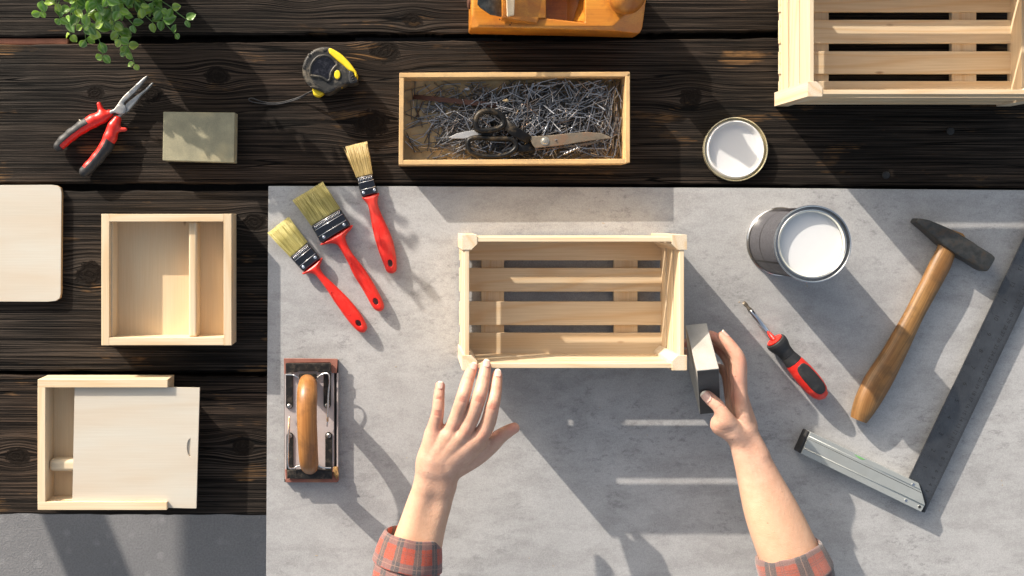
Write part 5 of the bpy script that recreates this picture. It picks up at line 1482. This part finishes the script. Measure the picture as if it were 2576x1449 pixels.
# forearm
h.add([(L3(416, 855, 8.6), 1.62), (L3(380, 960, 8.2), 1.78), (L3(338, 1120, 7.8), 2.1), (L3(285, 1300, 7.6), 2.4), (L3(235, 1480, 7.6), 2.6)], .8)
h.add([(L3(520, 850, 8.6), 1.55), (L3(500, 960, 8.2), 1.62), (L3(442, 1120, 7.8), 1.95), (L3(390, 1300, 7.6), 2.3), (L3(340, 1480, 7.6), 2.5)], 1.0)
for p, r_, a in ((L(150, 880, 11.4), .7, -.06), (L(340, 850, 12.0), .8, -.06), (L(480, 945, 12.3), .8, -.08), (L(690, 985, 12.2), .8, -.09),
                 (L(240, 900, 11.6), .6, .08), (L(420, 930, 12.0), .6, .07), (L(590, 970, 12.0), .6, .07)):
    h.creases.append((p, r_, a))
for kx in ('pinky', 'ring', 'middle', 'index'):
    pts = fing[kx]
    for i, sp in ((1, ((-.02, .07), (0.2, .05))), (2, ((-.26, .07), (0., .09), (.26, .07)))):
        c = pts[i][0]; a = pts[i - 1][0] - pts[i + 1][0]; a /= np.linalg.norm(a); sd = np.cross(a, [0, 0, 1]); rr = pts[i][1]
        for o_, am in sp:
            p = c + a * o_ + np.array([0, 0, rr * .93]); h.lines_ = h.lines_ + [(p - sd * rr * .45, p + sd * rr * .5, .10, am)]
    h.spots.append((pts[0][0], .8, .95)); h.spots.append((pts[1][0] + [0, 0, .5], .8, .2)); h.spots.append((pts[2][0] + [0, 0, .6], .9, .28)); h.spots.append((pts[3][0] + [0, 0, .8], .8, .35))
for a, b in (((480, 1020), (330, 1330)), ((660, 1070), (470, 1330)), ((350, 960), (270, 1300)), ((170, 980), (190, 1280))):
    h.lines_ = h.lines_ + [(L(*a, 11.8), L(*b, 10.9), .16, -.035)]
h.spots += [(L(1060, 880, 10.), .9, .6), (L(880, 960, 9.8), .7, .7), (L(190, 800, 10.8), .7, .4)]
h.warm = L3(400, 760, 9)[1]
nails_ = []
for kx, wn in (('pinky', .36), ('ring', .42), ('middle', .45), ('index', .44)):
    p = fing[kx]; nails_.append((p[0][0], p[1][0], p[0][1], wn, (0, 0, 1), 1.15 if kx != 'pinky' else 1.0))
nails_.append((h.segs[8][0][0][0], h.segs[8][0][1][0], .62, .46, (.45, -.85, -.1), 1.15))
allp = np.array([p for s_, _ in h.segs for p, _ in s_])
arm1 = build_arm(h, "arm", allp.min(0) - [2.8, 2.8, 2.8], allp.max(0) + [1.2, 1.2, 2.6], .09, nails_)

# ---- right hand (gripping the block)
R4b = ZC(2650, 1250, .7274)
def Rr(u, v, z): return P3(R6b, u, v, z)
def Ra(u, v, z): return P3(R4b, u, v, z)
g = Hand(); g.lines_ = []
thumb = [(Rr(305, 872, 8.7), .72), (Rr(345, 915, 9.0), .82), (Rr(432, 995, 9.6), .88), (Rr(500, 1110, 9.9), 1.05), (Rr(560, 1230, 9.4), 1.40), (Ra(425, 680, 8.8), 1.35)]
index = [(Rr(472, 205, 8.3), .62), (Rr(570, 325, 9.0), .80), (Rr(658, 480, 9.3), .92), (Rr(662, 700, 9.0), 1.0), (Rr(680, 950, 8.8), .95), (Ra(455, 640, 8.6), 1.2)]
middle = [(Rr(70, 290, 3.9), .58), (Rr(250, 235, 4.6), .68), (Rr(370, 215, 5.4), .72), (Rr(600, 420, 7.0), .88), (Rr(640, 740, 7.5), 1.0), (Ra(445, 650, 8.0), 1.2)]
ring = [(Rr(75, 392, 2.6), .55), (Rr(250, 345, 3.2), .66), (Rr(420, 340, 4.0), .72), (Rr(565, 520, 5.4), .85), (Rr(610, 820, 6.3), .95), (Ra(430, 650, 7.6), 1.2)]
pinky = [(Rr(330, 560, 2.0), .5), (Rr(430, 560, 2.5), .58), (Rr(520, 640, 4.0), .72), (Rr(575, 900, 5.4), .9), (Ra(420, 660, 7.3), 1.2)]
for f_ in (index, middle, ring, pinky): g.add(f_, .13)
g.add(thumb, .30)
g.add([(Rr(470, 1150, 9.4), 1.2), (Rr(450, 1215, 9.1), 1.2), (Ra(418, 670, 8.7), 1.3)], .5)
g.add([(Rr(655, 860, 7.8), .95), (Ra(475, 610, 8.0), 1.05), (Ra(462, 650, 8.2), 1.2), (Ra(520, 780, 8.6), 1.3)], .55)
g.add([(Ra(410, 670, 8.6), 1.25), (Ra(450, 780, 8.7), 1.55), (Ra(505, 920, 8.9), 2.15), (Ra(575, 1100, 9.2), 2.9), (Ra(650, 1280, 9.5), 3.25), (Ra(740, 1480, 9.6), 3.5)], .8)
g.add([(Ra(452, 655, 8.2), 1.35), (Ra(500, 760, 8.4), 1.6), (Ra(565, 920, 8.6), 2.1), (Ra(640, 1100, 8.9), 2.7), (Ra(712, 1280, 9.2), 3.1), (Ra(790, 1480, 9.4), 3.4)], .8)
for p, q, r_, am in ((Rr(360, 960, 9.9), Rr(410, 1010, 10.4), .07, .0), (Rr(400, 1020, 10.3), Rr(480, 960, 10.4), .07, .05), (Rr(420, 1045, 10.3), Rr(500, 990, 10.4), .07, .05),
                     (Rr(530, 395, 9.6), Rr(610, 365, 9.7), .06, .06), (Rr(580, 515, 10.1), Rr(660, 520, 10.2), .07, .07), (Rr(575, 520, 9.7), Rr(565, 470, 9.5), .07, .05)):
    g.lines_ = g.lines_ + [(p, q, r_, am)]
g.creases += [(Rr(430, 1190, 10.6), .5, -.06), (Rr(560, 1290, 10.6), .8, .25), (Rr(590, 800, 9.6), 1.1, .35), (Rr(600, 950, 9.6), 1.0, .30)]
g.spots += [(Rr(300, 880, 9.3), .9, .6), (Rr(500, 180, 8.8), .9, .75), (Rr(560, 330, 9.5), .8, .55), (Rr(690, 480, 9.8), .8, .45), (Rr(380, 190, 6), 1, .6), (Rr(60, 290, 4.2), .9, .9),
            (Rr(430, 1000, 10.4), .7, .4), (Rr(640, 640, 9.5), 1.2, .35), (Rr(370, 1180, 9.9), .8, .35), (Rr(560, 880, 8.8), 1.3, .5), (Rr(430, 340, 4.5), 1.2, .5)]
g.warm = Ra(400, 780, 9)[1]
nl = [(thumb[0][0], thumb[1][0] + [.0, .0, .0], .74, .64, (-.15, -.38, .9), 1.55), (index[0][0], index[1][0], .60, .42, (.72, .55, .42), 1.2),
      (middle[0][0], middle[1][0], .56, .42, (-.2, .9, .4), 1.1)]
allp = np.array([p for s_, _ in g.segs for p, _ in s_])
arm2 = build_arm(g, "arm", allp.min(0) - [3.6, 3.8, 3.2], allp.max(0) + [3.6, 1.2, 4.0], .095, nl)

# ---- checked sleeves
def plaid(name, s_u, s_v, ou, ov, red=(.40, .048, .016), grey=(.11, .065, .055)):
    n = NT(name); uv = n.coord('UV'); x, y, z = n.sep(uv)
    w = n.noise(uv, 1.2, 3, .6)
    x = n.math('ADD', x, n.math('MULTIPLY', n.math('SUBTRACT', w, .5), .25)); y = n.math('ADD', y, n.math('MULTIPLY', n.math('SUBTRACT', w, .5), .25))
    def band(c, per, a, b, off_): 
        f_ = n.math('FRACT', n.math('ADD', n.math('MULTIPLY', c, 1 / per), off_))
        return n.math('MULTIPLY', n.ramp(f_, [(a - .012, 0.), (a + .012, 1.)]), n.ramp(f_, [(b - .012, 1.), (b + .012, 0.)]))
    gx = band(x, s_u, .08, .46, ou); gy = band(y, s_v, .08, .46, ov)
    thin = n.math('MAXIMUM', n.math('MAXIMUM', band(x, s_u, .62, .65, ou), band(x, s_u, .69, .72, ou)), n.math('MAXIMUM', band(y, s_v, .62, .65, ov), band(y, s_v, .69, .72, ov)))
    thinl = n.math('MAXIMUM', band(x, s_u, .24, .265, ou), band(y, s_v, .24, .265, ov))
    c = n.mix(gx, red, grey); c = n.mix(n.math('MULTIPLY', gy, .72), c, (.10, .095, .095))
    c = n.mix(n.math('MULTIPLY', n.math('MULTIPLY', gx, gy), .7), c, (.035, .035, .042))
    c = n.mix(n.math('MULTIPLY', thin, .5), c, (.06, .045, .045)); c = n.mix(n.math('MULTIPLY', thinl, .45), c, (.42, .24, .17))
    tw = n.noise(n.mapping(uv, (14, 3, 1), rot=(0, 0, .8)), 1.5, 2, .6); fz = n.noise(uv, 6, 5, .7)
    c = n.mix(n.math('MULTIPLY', n.ramp(fz, [(.4, 0.), (.62, 1.)]), .3), c, (.27, .20, .18))
    n.set(Base_Color=c, Roughness=.95, Sheen_Weight=.3, Normal=n.bump(n.math('ADD', tw, fz), .45, .0012)); return n.m
def sleeve(f, pts, rad, mat, cuffn, flat=.72):
    """outer sleeve plus the rolled cuff, open at the wrist end"""
    P_ = np.array([P3(f, *p) for p in pts]); R_ = [(r, r * flat) for r in rad]
    def tube(name, P_, R_, wob, par, n_=64, sub=6):
        S_ = smooth_pts(np.hstack([P_, np.array(R_)]), sub, closed=False); V = []; UV = []; L_ = 0; ns = len(S_)
        T_ = np.gradient(S_[:, :3], axis=0); T_ /= np.linalg.norm(T_, axis=1)[:, None]
        for i in range(ns):
            if i: L_ += np.linalg.norm(S_[i, :3] - S_[i - 1, :3])
            s_ = np.cross(T_[i], [0, 0, 1]); s_ /= np.linalg.norm(s_); u_ = np.cross(s_, T_[i])
            for j in range(n_ + 1):
                a = 2 * math.pi * j / n_
                q = S_[i, :3] + s_ * math.cos(a) * S_[i, 3] + u_ * math.sin(a) * S_[i, 4]
                w = mnoise.noise(Vector((q[0] * .35, q[1] * .5, q[2] * .35))) * wob + mnoise.noise(Vector((q[0] * 1.1, q[1] * 1.1, q[2] * 1.1 + 5))) * wob * .35
                q = q + (s_ * math.cos(a) + u_ * math.sin(a)) * w
                V.append(q); UV.append((a * 4.6, L_))
        F = [(i * (n_ + 1) + j, i * (n_ + 1) + j + 1, (i + 1) * (n_ + 1) + j + 1, (i + 1) * (n_ + 1) + j) for i in range(ns - 1) for j in range(n_)]
        o = raw(name, V, F, mat, par, smooth=True, uv=UV)
        return o
    outer = tube("shirt_sleeve", P_[cuffn - 1:], [(r * .97, r * flat * .97) for r, _ in R_[cuffn - 1:]], .35, person)
    # cuff: goes inside, out over the rolled edge, and back over the sleeve
    a0 = P_[0]; a1 = P_[cuffn]; d_ = (a1 - a0)
    C_ = [a0 + d_ * .55, a0 + d_ * .12, a0, a0 + d_ * .02, a0 + d_ * .35, a0 + d_ * .8, a1, a1 - d_ * .04]
    rc = [.90, .90, .965, 1.03, 1.06, 1.07, 1.06, 1.0]
    rr = np.interp([.55, .12, 0, .02, .35, .8, 1, .96], [0, 1], [rad[0], rad[cuffn]])
    C_ = np.array(C_)
    n_ = 64; V = []; UV = []; dv = d_ / np.linalg.norm(d_); s_ = np.cross(dv, [0, 0, 1]); s_ /= np.linalg.norm(s_); u_ = np.cross(s_, dv); L_ = 0
    for i in range(len(C_)):
        if i: L_ += max(.1, np.linalg.norm(C_[i] - C_[i - 1]))
        for j in range(n_ + 1):
            a = 2 * math.pi * j / n_; r_ = rr[i] * rc[i]
            q = C_[i] + s_ * math.cos(a) * r_ + u_ * math.sin(a) * r_ * flat
            w = mnoise.noise(Vector((q[0] * .4, q[1] * .4, q[2] * .4))) * .30 + .10 * math.sin(a * 5 + 1)
            q = q + (s_ * math.cos(a) + u_ * math.sin(a)) * w + dv * mnoise.noise(Vector((a * 1.2, 3, 0))) * .25
            V.append(q); UV.append((a * 4.6 + .9, L_))
    F = [(i * (n_ + 1) + j, i * (n_ + 1) + j + 1, (i + 1) * (n_ + 1) + j + 1, (i + 1) * (n_ + 1) + j) for i in range(len(C_) - 1) for j in range(n_)]
    o = raw("cuff", V, F, mat, outer, smooth=True, uv=UV)
    m = o.modifiers.new("sub", 'SUBSURF'); m.levels = 2; m.render_levels = 2
    for x_ in (o, outer):
        m = x_.modifiers.new("thick", 'SOLIDIFY'); m.thickness = .12 * K; m.offset = -1
    return outer
fab = plaid("checked_flannel", 2.9, 3.1, .1, .35)
sleeve(R3b, [(325, 1172, 9.7), (310, 1260, 9.6), (292, 1380, 9.5), (275, 1500, 9.5), (262, 1660, 9.7)], [3.55, 3.95, 4.45, 4.7, 4.9], fab, 2, .8)
fab2 = plaid("checked_flannel_b", 4.6, 4.2, .45, .80, (.27, .055, .03), (.07, .05, .048))
sleeve(R4b, [(690, 1292, 9.4), (712, 1370, 9.4), (740, 1440, 9.4), (775, 1560, 9.5), (820, 1700, 9.8)], [4.2, 4.35, 4.6, 4.85, 5.1], fab2, 2, .85)

# ================================================================== small debris
V = []; F = []
for _ in range(46):
    x, y = D(random.uniform(690, 2560), random.uniform(490, 1440), 0); r_ = random.uniform(.02, .06); a = random.uniform(0, 6); l_ = r_ * random.uniform(1, 4)
    e = np.array([math.cos(a), math.sin(a), 0]); f_ = np.array([-e[1], e[0], 0]); c = np.array([x, y, .02]); n0 = len(V)
    for q in (-e * l_ - f_ * r_, e * l_ - f_ * r_ * .6, e * l_ * .9 + f_ * r_, -e * l_ * .7 + f_ * r_ * .8): V.append(c + q); 
    V.append(c + [0, 0, .05]); F += [(n0, n0 + 1, n0 + 4), (n0 + 1, n0 + 2, n0 + 4), (n0 + 2, n0 + 3, n0 + 4), (n0 + 3, n0, n0 + 4), (n0 + 3, n0 + 2, n0 + 1, n0)]
o = raw("wood_crumbs", V, F, simple("crumb", (.40, .32, .22), .9), None, loc=(*D(1500, 950), 0))
set_props(o, "tiny wood crumbs scattered over the grey board", "crumbs", kind="stuff")
